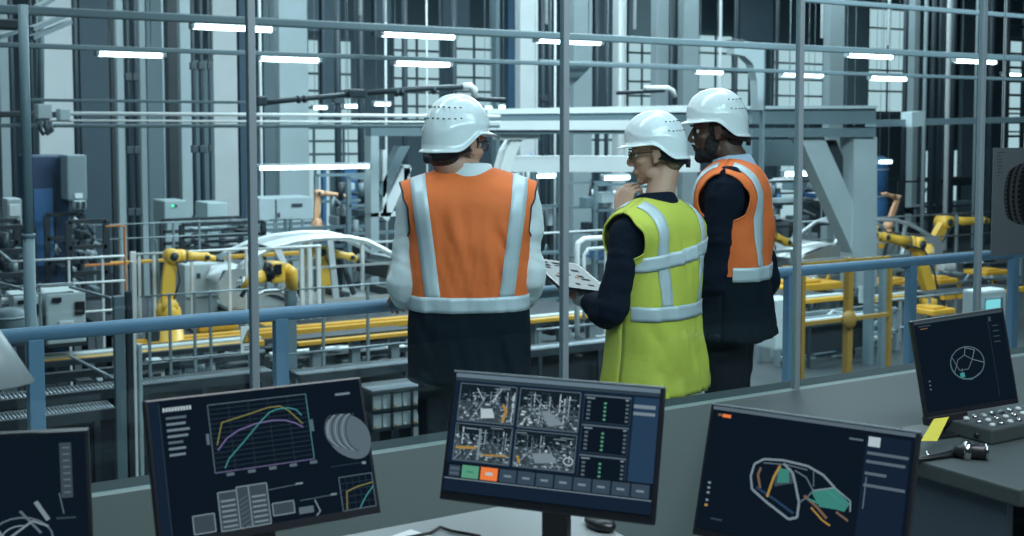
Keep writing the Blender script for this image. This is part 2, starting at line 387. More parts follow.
def scr_right(S):
    S.quad(0,0,1,1,'bg'); S.quad(0,0,1,.03,'gry'); S.quad(.03,.06,.085,.078,'brown'); S.quad(.055,.058,.10,.085,'orange')
    S.quad(.78,.06,.985,1,'bg2'); S.quad(.79,.07,.845,.145,'white'); S.quad(.70,.10,.765,.115,'gry')
    for v, w in ((.185,.19),(.25,.18),(.34,.1),(.43,.19)): S.quad(.79,v,.79+w,v+.022,'gry')
    S.line([(.80,.38),(.80,.62)],'gry',.006)
    L = lambda pts, c, t=.006: S.line([(.0+a, .0+b) for a,b in pts], c, t)
    # car body frame
    S.poly([(.55,.56),(.66,.50),(.74,.60),(.72,.66),(.60,.665)],'teal'); S.poly([(.36,.46),(.44,.40),(.46,.52),(.37,.57)],'g3'); S.poly([(.38,.42),(.43,.42),(.44,.52),(.38,.54)],'teal')
    L([(.26,.62),(.245,.52),(.255,.42),(.30,.37),(.40,.355),(.52,.37),(.60,.42),(.66,.50)],'g2',.011)
    L([(.30,.40),(.42,.385),(.52,.40)],'gry',.006)
    L([(.26,.62),(.34,.70),(.46,.80),(.50,.775),(.50,.66),(.47,.52),(.45,.44),(.40,.38)],'g2',.012)
    L([(.28,.60),(.38,.67),(.48,.75)],'blue',.012)
    L([(.29,.44),(.28,.50),(.30,.60)],'brown',.012); L([(.385,.40),(.36,.50),(.34,.66)],'gold',.012)
    L([(.50,.66),(.54,.60),(.56,.55),(.52,.46),(.46,.42)],'gry',.007); L([(.56,.55),(.66,.50),(.74,.58),(.745,.66)],'g2',.007)
    L([(.52,.60),(.58,.66),(.64,.74)],'brown',.012); L([(.56,.68),(.62,.76),(.66,.79)],'gold',.008); L([(.68,.68),(.74,.73)],'brown',.010); L([(.54,.62),(.60,.64),(.72,.66)],'teal',.010)
    L([(.55,.40),(.56,.52)],'gry',.005); L([(.62,.53),(.70,.60)],'cyan',.004)
    for v in (.62,.66,.70,.76): S.quad(.03,v,.045,v+.018,'g2')
    S.quad(.028,.80,.045,.82,'gold')
    S.quad(.07,.90,.13,.915,'line')
def scr_small(S):
    S.quad(0,0,1,1,'bg'); S.quad(0,0,1,.03,'g3'); S.quad(.04,.05,.18,.062,'g3'); S.quad(.06,.08,.14,.09,'brown'); S.quad(.83,.06,.86,.11,'g3')
    for k in range(4): S.quad(.86,.16+.06*k,.93,.17+.06*k,'g3')
    S.ring(.52,.53,.19,'gry',.010,.95); S.ring(.52,.53,.185,'teal',.006,.95,a0=1.2,a1=3.2)
    S.line([(.36,.62),(.42,.48),(.50,.44),(.58,.50),(.52,.60),(.42,.60),(.36,.45)],'gry',.008); S.line([(.50,.44),(.52,.36),(.62,.40),(.58,.50),(.70,.55)],'g2',.006); S.line([(.45,.58),(.44,.70),(.54,.72),(.64,.66)],'gry',.006)
    S.quad(.42,.63,.47,.68,'cyan')
    for k in range(3): S.quad(.06,.66+.045*k,.08,.675+.045*k,'gry')
    S.line([(.82,.10),(.82,.95)],'line',.003)
def scr_far(S):
    S.quad(0,0,1,1,'bg'); S.quad(.87,.08,.93,.6,'g3')
    for k in range(8): S.quad(.885,.12+.06*k,.92,.135+.06*k,'gry')
    S.ring(.66,.97,.16,'gry',.010,1.3); S.ring(.66,.97,.10,'g2',.008,1.3,a0=2.6,a1=5); S.line([(.74,.62),(.80,.80)],'g2',.024); S.line([(.66,.70),(.76,.92)],'gry',.014); S.line([(.60,.95),(.72,.80),(.80,.86)],'g2',.012); S.line([(.86,.55),(.88,.75)],'gry',.006)
    S.quad(.84,.78,.94,.80,'line'); S.line([(.52,.80),(.58,.97)],'txt',.016)

def monitor(nm, label, P, w, h, yaw, tilt, draw, deskz, toplight=False, base=True, note=False, chin=.012):
    t = thing(nm, label, 'monitor', (P[0], P[1], P[2])); t.rotation_euler = (radians(tilt), 0, radians(yaw))
    b = MB()
    b.bbox((-w/2, 0, -h/2), (w/2, .022, h/2), .004)
    o = b.build('housing', bezel, t, local=True)
    MB().bbox((-w*.3, .021, -h*.32), (w*.3, .045, h*.28), .01).build('back_cover', blackp, t, local=True)
    if toplight: MB().bbox((-w/2, -.001, h/2-.0035), (w/2, .018, h/2+.001), .001).build('top_edge', bezt, t, local=True)  # pale strip paints a highlight along the top of the bezel
    S = Scr(w-.014, h-.010-chin, -.0006)
    draw(S); so = S.mb.build('screen', SM, t, local=True, fix=False)
    so.location = (0, 0, chin/2)
    # stand, vertical in the world
    rot = Matrix.Rotation(radians(yaw),4,'Z') @ Matrix.Rotation(radians(tilt),4,'X'); inv = rot.inverted()
    back = V((0,.045,0))
    def L(v): return (inv @ V((v[0]-P[0], v[1]-P[1], v[2]-P[2], 1)).to_3d())
    mid = V(P) + rot.to_3x3() @ V((0,.055,-.02))
    if base:
        n = MB(); pts = [V((mid.x,mid.y,mid.z+.01)), V((mid.x,mid.y,deskz+.008))]
        a = Matrix.Rotation(radians(yaw),3,'Z'); ax = a @ V((1,0,0)); ay = a @ V((0,1,0))
        ring = lambda c, hx, hy: [L(c+ax*i*hx+ay*j*hy) for i,j in ((-1,-1),(1,-1),(1,1),(-1,1))]
        n.loft([ring(pts[1], .028,.012), ring(pts[0], .028,.012)], smooth=False); n.build('stand_neck', blackp, t, local=True)
        c = V((mid.x,mid.y,deskz+.001)) - ay*.03
        n = MB(); n.loft([ring(c, .10,.085), ring(c+V((0,0,.008)), .097,.082)], smooth=False); n.build('stand_base', blackp, t, local=True)
    return t
DZ = .72
monitor('computer_monitor', 'central monitor showing four camera pictures with a green and an orange button', (1.315,2.033,1.008), .46,.27,-52.6,-17.1, scr_center, DZ, True, chin=.014)
monitor('computer_monitor', 'monitor with a line chart and a grey gearbox drawing, left of the middle monitor', (.813,2.313,.984), .46,.29,-1,-20.8, scr_left, DZ)
monitor('computer_monitor', 'monitor showing a coloured car body frame, in front of the right-hand desk', (1.813,1.821,.901), .46,.29,-65.2,-19.1, scr_right, .66, True)
monitor('computer_monitor', 'monitor cut off at the bottom left corner with pale arc shapes on a black screen', (.324,2.60,.912), .40,.252,-19.2,6.9, scr_far, DZ)
sm = monitor('computer_monitor', 'small square dark monitor with a round wire model, on the desk at the right', tuple(CAM+(V((4.527,3.538,.602))-CAM)*.655), .30,.286,-21.4,-8.7, scr_small, .755, base=False)
sm.rotation_euler = (Matrix.Rotation(radians(-21.4),3,'Z') @ Matrix.Rotation(radians(-8.7),3,'X') @ Matrix.Rotation(radians(-6.4),3,'Y')).to_euler()
# its stand
Ms = Matrix.Translation(sm.location) @ sm.rotation_euler.to_matrix().to_4x4(); Mi = Ms.inverted()
def sml(p): return Mi @ V(p)
bp_ = atz(950, 441, .756) + V((FW.x,FW.y,0))*.10
MB().add([sml(bp_+V((x,y,z))) for z in (0,.007) for x,y in ((-.11,-.05),(.09,-.08),(.13,.06),(-.07,.08))], [(3,2,1,0),(4,5,6,7),(0,1,5,4),(1,2,6,5),(2,3,7,6),(3,0,4,7)]).build('stand_base', blackp, sm, local=True)
MB().beam(sml(bp_+V((.0,.02,.004))), V((-.05,.036,-.10)), .05, .012).build('stand_neck', blackp, sm, local=True)
MB().bbox((-.15,-.004,-.166),(-.02,.03,-.14),.004).build('hinge_bar', blackp, sm, local=True)

notem = mat('yellow_paper', (.45,.42,.04), .7)
a_, b_, c_, d_ = atd(934,419,3.36), atd(949,417,3.36), atd(937,441,3.28), atd(921,441,3.28)
n_ = RT*.0+V((0,0,0)); off = FW*.0015
solid(MB().add([a_,b_,c_,d_,a_+off,b_+off,c_+off,d_+off],[(0,1,2,3),(7,6,5,4),(0,4,5,1),(1,5,6,2),(2,6,7,3),(3,7,4,0)]), 'sticky_note', notem, 'yellow sticky note leaning under the small square monitor', 'note')

# ------------------------------------------------------------------ desks
def desk(name, label, x0, y0, x1, y1, top, th=.035, legs=True, panel=True, tm=deskm):
    t = thing(name, label, 'desk', ((x0+x1)/2,(y0+y1)/2,0))
    MB().bbox((x0,y0,top-th),(x1,y1,top),.006).build('desktop', tm, t)
    if panel: 
        for x in (x0+.03, x1-.055): MB().box((x,y0+.06,0.001),(x+.025,y1-.06,top-th)).build('side_panel', cabd, t)
        MB().box((x0+.056,y1-.10,.15),(x1-.056,y1-.08,top-th-.001)).build('back_panel', cabd, t)
    return t
e1 = atz(655, 500, DZ)
desk('control_desk', 'grey control desk carrying the monitors with the chart and the camera pictures', -1.2, 1.1, 1.62, 2.52, DZ)
desk('side_desk', 'narrow dark sided desk carrying only the monitor with the car frame', 1.66, 1.0, 2.12, 2.02, .66)
d3 = desk('work_desk', 'grey desk at the right with small monitor, black torch and switch box on it', 2.60, 1.86, 4.9, 3.0, .755, th=.045, tm=deskm2)
# ---- objects on right desk
P = atz(1012, 437, .756)
kb = thing('switch_box', 'low grey box with rows of small switches on the right desk', 'switch box', (P.x, P.y, .756))
MB().bbox((P.x-.13,P.y-.03,.756),(P.x+.28,P.y+.16,.80),.006).build('housing', deskm2, kb)
for i in range(9):
    for j in range(3):
        x = P.x-.09+i*.04; y = P.y+.0+j*.045
        k_ = MB().ell((x,y,.803),(.010,.010,.007),8,5).build('knob', chrome if (i+j)%2 else cabin, kb)
MB().tube([(P.x-.131,P.y+.02,.775),(P.x-.135,P.y+.02,.775)],.008,10).build('socket', blackp, kb)
q = [atz(a,b,.762) for a,b in ((890,461),(925,458),(945,455),(962,451))]
mb = MB(); mb.tube(q, [.010,.013,.016,.018], 10, flat=.45)
tr_ = thing('hand_torch', 'black hand torch with a bright metal collar lying on the right desk', 'torch', tuple(atz(945,455,.757)))
h0 = atz(962,451,.775); h1 = atz(986,452,.775); ax = (h1-h0).normalized()
mb.build('handle', blackp, tr_)
MB().tube([h0-ax*.02,h0,h0+ax*.012,h0+ax*.02,h1-ax*.012,h1],[.012,.022,.026,.019,.024,.024],16).build('head', blackp, tr_)
MB().tube([h0+ax*.002,h0+ax*.008,h0+ax*.016,h0+ax*.02],[.027,.030,.030,.027],16).build('collar', chrome, tr_)
MB().tube([h1-ax*.004,h1+ax*.002],[.026,.026],16).build('bezel_ring', chrome, tr_)
for k in (-.05,-.085): 
    c = atz(945,455,.762)+ax*k; MB().tube([c, c+ax*.006],.0175,12,flat=.5).build('band', chrome, tr_)
cab = [atz(1000,428,.78)+V((-.05,0,0)), atz(985,430,.765), atz(975,426,.77), atz(966,422,.80)]
solid(MB().tube(cab, .004, 8), 'black_cable', blackp, 'short black cable running from the small square monitor to the switch box', 'cable')
# papers & bits at the lower edge of control desk
pw = mat('white_paper', (.62,.66,.68), .7)
def paper(px, py, w, h, r, z=DZ+.001):
    c = atz(px, py, z); M = Matrix.Rotation(r,3,'Z'); cs = [c+M@V((a*w/2,b*h/2,0)) for a,b in ((-1,-1),(1,-1),(1,1),(-1,1))]
    return MB().add(cs+[p+V((0,0,.0015)) for p in cs], [(3,2,1,0),(4,5,6,7),(0,1,5,4),(1,2,6,5),(2,3,7,6),(3,0,4,7)])
solid(paper(400,548,.2,.14,.3), 'paper_sheet', pw, 'white paper sheet on the control desk at the bottom edge, left of middle monitor', 'paper')
c0 = [atz(a,b,DZ+.006) for a,b in ((405,538),(430,533),(440,527),(452,531),(480,536))]
solid(MB().tube(c0,.004,8),'black_cable',blackp,'thin black cable curling on the control desk under the middle monitor','cable')
P = atz(600,528,DZ)
mo = thing('computer_mouse','small black computer mouse beside the foot of the middle monitor','mouse',tuple(P))
MB().ell((P.x,P.y,DZ+.012),(.03,.05,.018),14,8).build('shell', blackp, mo); MB().cyl((P.x-.003,P.y+.025,DZ+.028),(P.x+.003,P.y+.025,DZ+.028),.006,10).build('scroll_wheel', mull, mo)

# desk lamp at left: only the rim of its shade shows
lp = thing('desk_lamp', 'pale cone shaped desk lamp shade poking in from the left edge', 'lamp', (-.08, 2.45, DZ))
tip = atd(31, 380, 2.45); A0 = atd(-28, 352, 2.45); ax = (atd(-5,384,2.45)-atd(-3,338,2.45)).normalized()
top = atd(-22, 322, 2.45); bot = atd(-16,387,2.45); ax = (bot-top).normalized()
ra = (atd(31,380,2.45)-bot); ra = (ra-ax*ra.dot(ax)); R0 = ra.length
s1 = ra.normalized(); s2 = ax.cross(s1)
ring = lambda c, r: [c+s1*cos(2*pi*k/40)*r+s2*sin(2*pi*k/40)*r for k in range(40)]
rr = [(0,.022),(.012,.03),(1,R0)]
outer = [ring(top+(bot-top)*t, r) for t, r in rr]; inner = [ring(top+(bot-top)*t+ax*.002, r-.0025) for t, r in rr[::-1]]
MB().loft(outer+inner+[outer[0]], cap=False).build('lamp_shade', mat('grey_lamp_paint',(.20,.27,.29),.4), lp)
MB().tube([top, top-ax*.03], .018, 14).build('socket', blackp, lp)
el = top - ax*.03; e2 = V((-.42, 2.30, 1.25)); e3 = V((-.50,2.3,DZ+.02))
MB().tube([el, e2], .007, 10).build('upper_arm', galv, lp); MB().tube([e2, e3], .007, 10).build('lower_arm', galv, lp)
MB().tube([e3-V((0,0,.02)), e3], .08, 24).build('base', blackp, lp)

# hanging poster of a tyre-like gear at right, on the glass
py_ = GY-.05
x0, z0 = X_(994, py_), Z_(994, 256, py_); z1 = Z_(994, 148, py_); x1 = x0+.62
pst = thing('wall_poster', 'grey technical poster of a dark ribbed gear hanging on the glass at the right edge', 'poster', (x0, py_, z0))
pm = mat('poster_grey_film', (.065,.09,.10), .6); pink = mat('poster_dark_ink', (.006,.008,.01), .7, spec=.1); pin2 = mat('poster_mid_ink', (.024,.032,.036), .6)
MB().box((x0,py_-.003,z0),(x1,py_+.003,z1)).build('panel', pm, pst)
g = MB(); gy = py_-.0035
cxp = X_(1020, py_); czp = Z_(1020, 194, py_); sc_ = (z1-z0)/108.
k = 0
for (dx, rx, rz_, mi) in ((-8,9,26,1),(-5,9,28,0),(-1,10,30,1),(2,10,31,0),(6,11,32,1),(10,12,32,0),(14,14,33,0)):
    k += 1; n = 30
    g.add([(cxp+(dx+rx*cos(2*pi*i/n))*sc_*1.4, gy-k*1e-5, czp+(rz_*sin(2*pi*i/n))*sc_) for i in range(n)], [tuple(range(n))], mi)
for j in range(15):
    a = -1.2+2.4*j/14
    for dx, rz_ in ((-8,26),(-1,30),(6,32)):
        g.add([(cxp+(dx-9*cos(a)+e)*sc_*1.4, gy-2e-4, czp+(rz_*sin(a)+f)*sc_) for e,f in ((0,-1),(4,-.2),(4,.8),(0,0))], [(0,1,2,3)], 1 if dx != -8 else 0)
g.build('gear_drawing', [pink,pin2], pst, fix=False)
g = MB()
for j, w in enumerate((11,5,7,6,8,5,8,4)):
    z = Z_(998, 152, py_) - j*3.3*sc_; g.add([(x0+.02,gy,z),(x0+.02+w*sc_*1.1,gy,z),(x0+.02+w*sc_*1.1,gy,z-.8*sc_),(x0+.02,gy,z-.8*sc_)], [(0,1,2,3)], 0)
g.build('text_lines', [pin2], pst, fix=False)
for x in (x0+.05, x1-.05): MB().tube([(x,py_,z1-.005),(x,py_,3.3)],.002,6).build('hanging_wire', galv, pst)
# ================================================================== PEOPLE
skinA = mat('light_skin', (.50,.27,.19), .55, var=.08, scale=20)
skinB = mat('tan_skin', (.52,.30,.21), .55, var=.06, scale=20)
skinC = mat('dark_brown_skin', (.085,.042,.028), .5, var=.1, scale=20)
shirtw = mat('white_shirt_cloth', (.74,.79,.81), .8, bump=.3, bscale=14)
navyj = mat('navy_jacket_cloth', (.008,.012,.024), .9, spec=.12, bump=.4, bscale=18)
shirtb = mat('light_blue_shirt_cloth', (.42,.52,.66), .8)
trous = mat('black_trouser_cloth', (.006,.008,.013), .9, spec=.12, bump=.4, bscale=16)
orv = mat('orange_vest_cloth', (.95,.19,.04), .75, bump=.35, bscale=10)
yev = mat('yellow_vest_cloth', (.60,.62,.08), .75, bump=.35, bscale=10)
nvv = mat('navy_vest_cloth', (.007,.013,.020), .9, spec=.12, bump=.3, bscale=12)
refl = mat('silver_reflective_tape', (.62,.70,.74), .45, .15)
piping = mat('black_piping', (.01,.012,.016), .6)
orpipe = mat('orange_piping', (.95,.20,.04), .6)
hatw = mat('white_helmet_shell', (.80,.85,.87), .22, coat=.5)
hairD = mat('dark_brown_hair', (.020,.013,.010), .6, bump=.6, bscale=90)
hairB = mat('dark_blond_hair', (.22,.15,.09), .55, bump=.5, bscale=90)
hairK = mat('black_hair', (.008,.007,.007), .7, bump=.6, bscale=120)
eyew = mat('eye_white', (.75,.75,.73), .25); iris = mat('dark_iris', (.03,.02,.015), .2)
blackr = mat('black_rubber', (.012,.012,.014), .6); shoe = mat('black_shoe_leather', (.012,.012,.013), .35)
lensm = mat('spectacle_lens', (.55,.65,.68), .05); lensm.node_tree.nodes['Principled BSDF'].inputs['Alpha'].default_value = .25
cuffm = mat('grey_glove_knit', (.34,.38,.40), .85, bump=.5, bscale=60)
earm = mat('blue_earring_stone', (.05,.08,.3), .2)

def curve_pts(pts, n):        # Catmull-Rom
    pts = [V(p) for p in pts]; P = [2*pts[0]-pts[1]] + pts + [2*pts[-1]-pts[-2]]; out = []
    for i in range(1, len(P)-2):
        for k in range(n):
            t = k/n; a,b,c,d = P[i-1:i+3]
            out.append(.5*((2*b)+(c-a)*t+(2*a-5*b+4*c-d)*t*t+(3*b-a-3*c+d)*t**3))
    return out+[pts[-1]]
def interp(tab, z):
    if z <= tab[0][0]: return tab[0][1]
    for (a,va),(b,vb) in zip(tab[:-1], tab[1:]):
        if z <= b: t = (z-a)/(b-a); t = t*t*(3-2*t); return va+(vb-va)*t
    return tab[-1][1]

def hand_mb(mb, wrist, fdir, pn, thumb, curl, size=1., spread=.06):
    """five fingers; fdir = towards the fingertips, pn = palm normal, thumb = +1/-1 side"""
    d = fdir.normalized(); n = (pn - d*pn.dot(d)).normalized(); s = d.cross(n)*thumb
    k = size
    rings = []
    for t, w, h in ((-.02,.026,.021),(.0,.027,.020),(.02,.034,.017),(.05,.040,.0155),(.08,.041,.014),(.094,.036,.010)):
        rings.append([wrist + d*t*k + s*cos(2*pi*i/14)*w*k + n*sin(2*pi*i/14)*h*k for i in range(14)])
    mb.loft(rings)
    L = (.072,.080,.074,.058); R_ = (.0088,.009,.0086,.0078)
    for i in range(4):
        off = (1.5-i)*.0205*k; base = wrist + d*(.086-.004*abs(i-1))*k + s*off
        c = curl[i+1] if len(curl) > 4 else curl[1]; ang = 0; p = base; pts = [p - d*.018*k, p]; dd = d + s*(1.5-i)*spread
        dd.normalize()
        for j, f in enumerate((.45,.31,.24)):
            ang += c*(1., 1.15, .8)[j]
            q = (dd*cos(ang) + n*sin(ang)); p = p + q*L[i]*f*k; pts.append(p)
        cp = curve_pts(pts, 3); m = len(cp)
        mb.tube(cp, [R_[i]*k*(1.05-.25*t/(m-1)) for t in range(m)], 9); mb.ell(cp[-1], (R_[i]*.82*k,)*3, 8, 6)
    c = curl[0]; p = wrist + d*.022*k + s*.026*k; pts = [wrist + d*.008*k + s*.012*k, p]; a0 = .75
    for j, f in enumerate((.036,.030,.024)):
        a0 -= .18; q = (d*cos(a0) + s*sin(a0))*cos(c*(j+.6)*.6) + n*sin(c*(j+.6)*.6); p = p + q.normalized()*f*k; pts.append(p)
    cp = curve_pts(pts, 3); m = len(cp); mb.tube(cp, [.0125*k*(1.05-.3*t/(m-1)) for t in range(m)], 9); mb.ell(cp[-1], (.0095*k,)*3, 8, 6)

def head_mb(mb, M, female=False, k=1.):
    R3 = M.to_3x3(); E = lambda c, r, rot=None: mb.ell(M @ V((c[0]*k,c[1]*k,c[2]*k)), tuple(x*k for x in r), 18, 12, rot=(R3 @ rot) if rot else R3)
    T = lambda pts, r, **q: mb.tube([M @ (V(p)*k) for p in pts], [x*k for x in r], 12, **q)
    E((0,-.014,.035),(.075,.096,.086)); E((0,.030,-.025),(.060,.058,.080)); E((0,.028,-.074),(.050 if not female else .045,.050,.038)); E((0,.062,-.097),(.021,.020,.017))
    for s in (-1,1):
        E((s*.041,.058,-.020),(.020,.020,.018)); E((s*.048,.018,-.075),(.014,.030,.022)); E((s*.032,.074,.028),(.022,.014,.008))
        rot = Matrix.Rotation(radians(-12),3,'X')
        E((s*.079,-.002,-.004),(.010,.017,.030),rot); E((s*.088,-.012,.006),(.006,.010,.021),rot); E((s*.080,.004,-.026),(.009,.009,.011))
    T([(0,.082,.024),(0,.092,.008),(0,.103,-.012),(0,.108,-.025)],[.006,.0068,.008,.009])
    E((0,.104,-.028),(.010,.009,.0085)); 
    for s in (-1,1): E((s*.011,.098,-.032),(.008,.010,.008))
    E((0,.085,-.058),(.024,.011,.0065)); E((0,.083,-.068),(.021,.011,.0065)); E((0,.078,-.062),(.030,.014,.018))
    E((0,.085,.055),(.040,.012,.022))

def displace(me, amp, sx, sz):          # cloth folds
    nn = [v.normal.copy() for v in me.vertices]; cc = [v.co.copy() for v in me.vertices]; out = []
    for c, n in zip(cc, nn):
        f = noise.noise(V((c.x*sx, c.y*sx, c.z*sz))) + .6*abs(noise.noise(V((c.x*sx*.6+c.z*14, c.y*sx*.6, c.z*sz*1.6))))
        out += list(c + n*amp*f)
    me.vertices.foreach_set('co', out); me.update()
HATW = {}
def helmet(root, M, k=1.):
    def rimz(f):
        q = min(1, max(0, (-cos(f)+.15)/.75)); q = q*q*(3-2*q)
        return .046 - .060*q
    def pt(f, t, off=0):       # f angle from the front, t 0 apex .. 1 rim
        ct = max(0, cos(t*pi/2))**.82; st = sin(t*pi/2)**.90
        rx, ry = .106+off, (.122 if cos(f) > 0 else .124)+off
        x = rx*sin(f)*st; y = -.006+ry*cos(f)*st; z = rimz(f)+(.168+off-rimz(f))*ct
        # raised centre ridge and side ribs
        b = .005*max(0,1-(abs(x)/.040)**4)*min(1,(1-t)*5)*(1 if t > .0 else 1)
        zc = .070+.030*cos(f)+.012*cos(3*f); b += .0035*math.exp(-((z-zc)/.006)**2)*(1 if abs(sin(f)) > .35 else 0)
        zc2 = .105-.02*cos(f); b += .0025*math.exp(-((z-zc2)/.005)**2)*(1 if cos(f) < -.1 and abs(x) > .03 else 0)
        n = V((x/rx, (y+.006)/ry, .6*ct)).normalized()
        return V((x,y,z)) + n*b
    N = 72; T = 26; rings = []
    for i in range(T+1):
        t = max(.012, i/T); rings.append([pt(2*pi*j/N, t) for j in range(N)])
    # lip and peak
    def lip(j, o, dz):
        f = 2*pi*j/N; p = pt(f, 1); pk = max(0, cos(f))**2.2; ba = max(0,-cos(f))**2
        d = V((sin(f), cos(f), 0)); return p + d*(o*(1+0*ba) + pk*.028*min(1,o/.009)) + V((0,0,dz - pk*.008*min(1,o/.009) - ba*.006*min(1,o/.009)))
    rings.append([lip(j,.004,-.002) for j in range(N)]); rings.append([lip(j,.009,-.005) for j in range(N)]); rings.append([lip(j,.009,-.009) for j in range(N)]); rings.append([lip(j,.003,-.006) for j in range(N)])
    for i in range(T,-1,-1):
        t = max(.012, i/T); rings.append([pt(2*pi*j/N, t, -.005) for j in range(N)])
    mb = MB(); mb.loft([[M @ (p*k) for p in r] for r in rings], cap=True)
    hat = mb.build('hard_hat', hatw, root, local=True)
    R3 = M.to_3x3()
    for s in (-1,1):
        for zz, t0 in ((0,.50),(1,.68)):
            vb = MB()
            for j in range(6):
                f = s*(radians(118)+radians(9.5)*j*(1.15 if zz else 1.3)); p = pt(f, t0, .0012)
                vb.ell(M @ (p*k), (.0042*k,.0042*k,.0022*k), 8, 5, rot=R3)
            vb.build('vent_row', dark, hat, local=True)
    # suspension band
    sb = MB(); pts = []
    for j in range(25):
        f = radians(85+190*j/24); c = -cos(f); pts.append((V((.086*sin(f), -.014+.112*cos(f), -.004-.030*max(0,c)))))
    for dz in (0,):
        ring = [[M @ ((p + V((0,0,q[1])) + V((p.x,p.y+.014,0)).normalized()*q[0])*k) for q in ((-.002,-.016),(.003,-.016),(.003,.018),(-.002,.018))] for p in pts]
        sb.loft(ring)
    sb.tube([M @ (V((0,-.120,-.045))*k), M @ (V((0,-.137,-.047))*k)], .017*k, 14)
    sb.build('head_band', blackr, hat, local=True)
    return hat

def eyes(root, M, k=1.):
    for s in (-1,1):
        e = MB().ell(M @ (V((s*.031,.0715,.006))*k), (.0095*k,)*3, 12, 8).build('eye', eyew, root, local=True)
        MB().ell(M @ (V((s*.031,.0785,.006))*k), (.0062*k,.0035*k,.0062*k), 10, 6, rot=M.to_3x3()).build('iris', iris, e, local=True)
        MB().tube([M @ (V((s*x,y,z))*k) for x,y,z in ((.014,.094,.026),(.028,.097,.031),(.046,.086,.027))],[.002,.0035,.002],6).build('eyebrow', hairD, root, local=True)

def glasses(root, M, k=1.):
    g = MB(); 
    for s in (-1,1):
        ring = [M @ (V((s*.033+.024*cos(a)*(1 if abs(cos(a))<.9 else 1), .100-.010*abs(cos(a)*.0+ (s*cos(a)>0)*cos(a)), .004+.017*sin(a)))*k) for a in [2*pi*i/20 for i in range(21)]]
        g.tube(ring, .0022*k, 6)
        g.tube([M @ (V((s*.057,.094,.010))*k), M @ (V((s*.080,.055,.012))*k), M @ (V((s*.085,.0,.010))*k), M @ (V((s*.086,-.022,-.008))*k)], .0022*k, 6)
    g.tube([M @ (V((-.007,.103,.008))*k), M @ (V((.007,.103,.008))*k)], .002*k, 6)
    o = g.build('glasses', blackp, root, local=True)
    for s in (-1,1):
        MB().ell(M @ (V((s*.033,.097,.004))*k), (.023*k,.001*k,.016*k), 16, 8, rot=M.to_3x3()).build('lens', lensm, o, local=True)

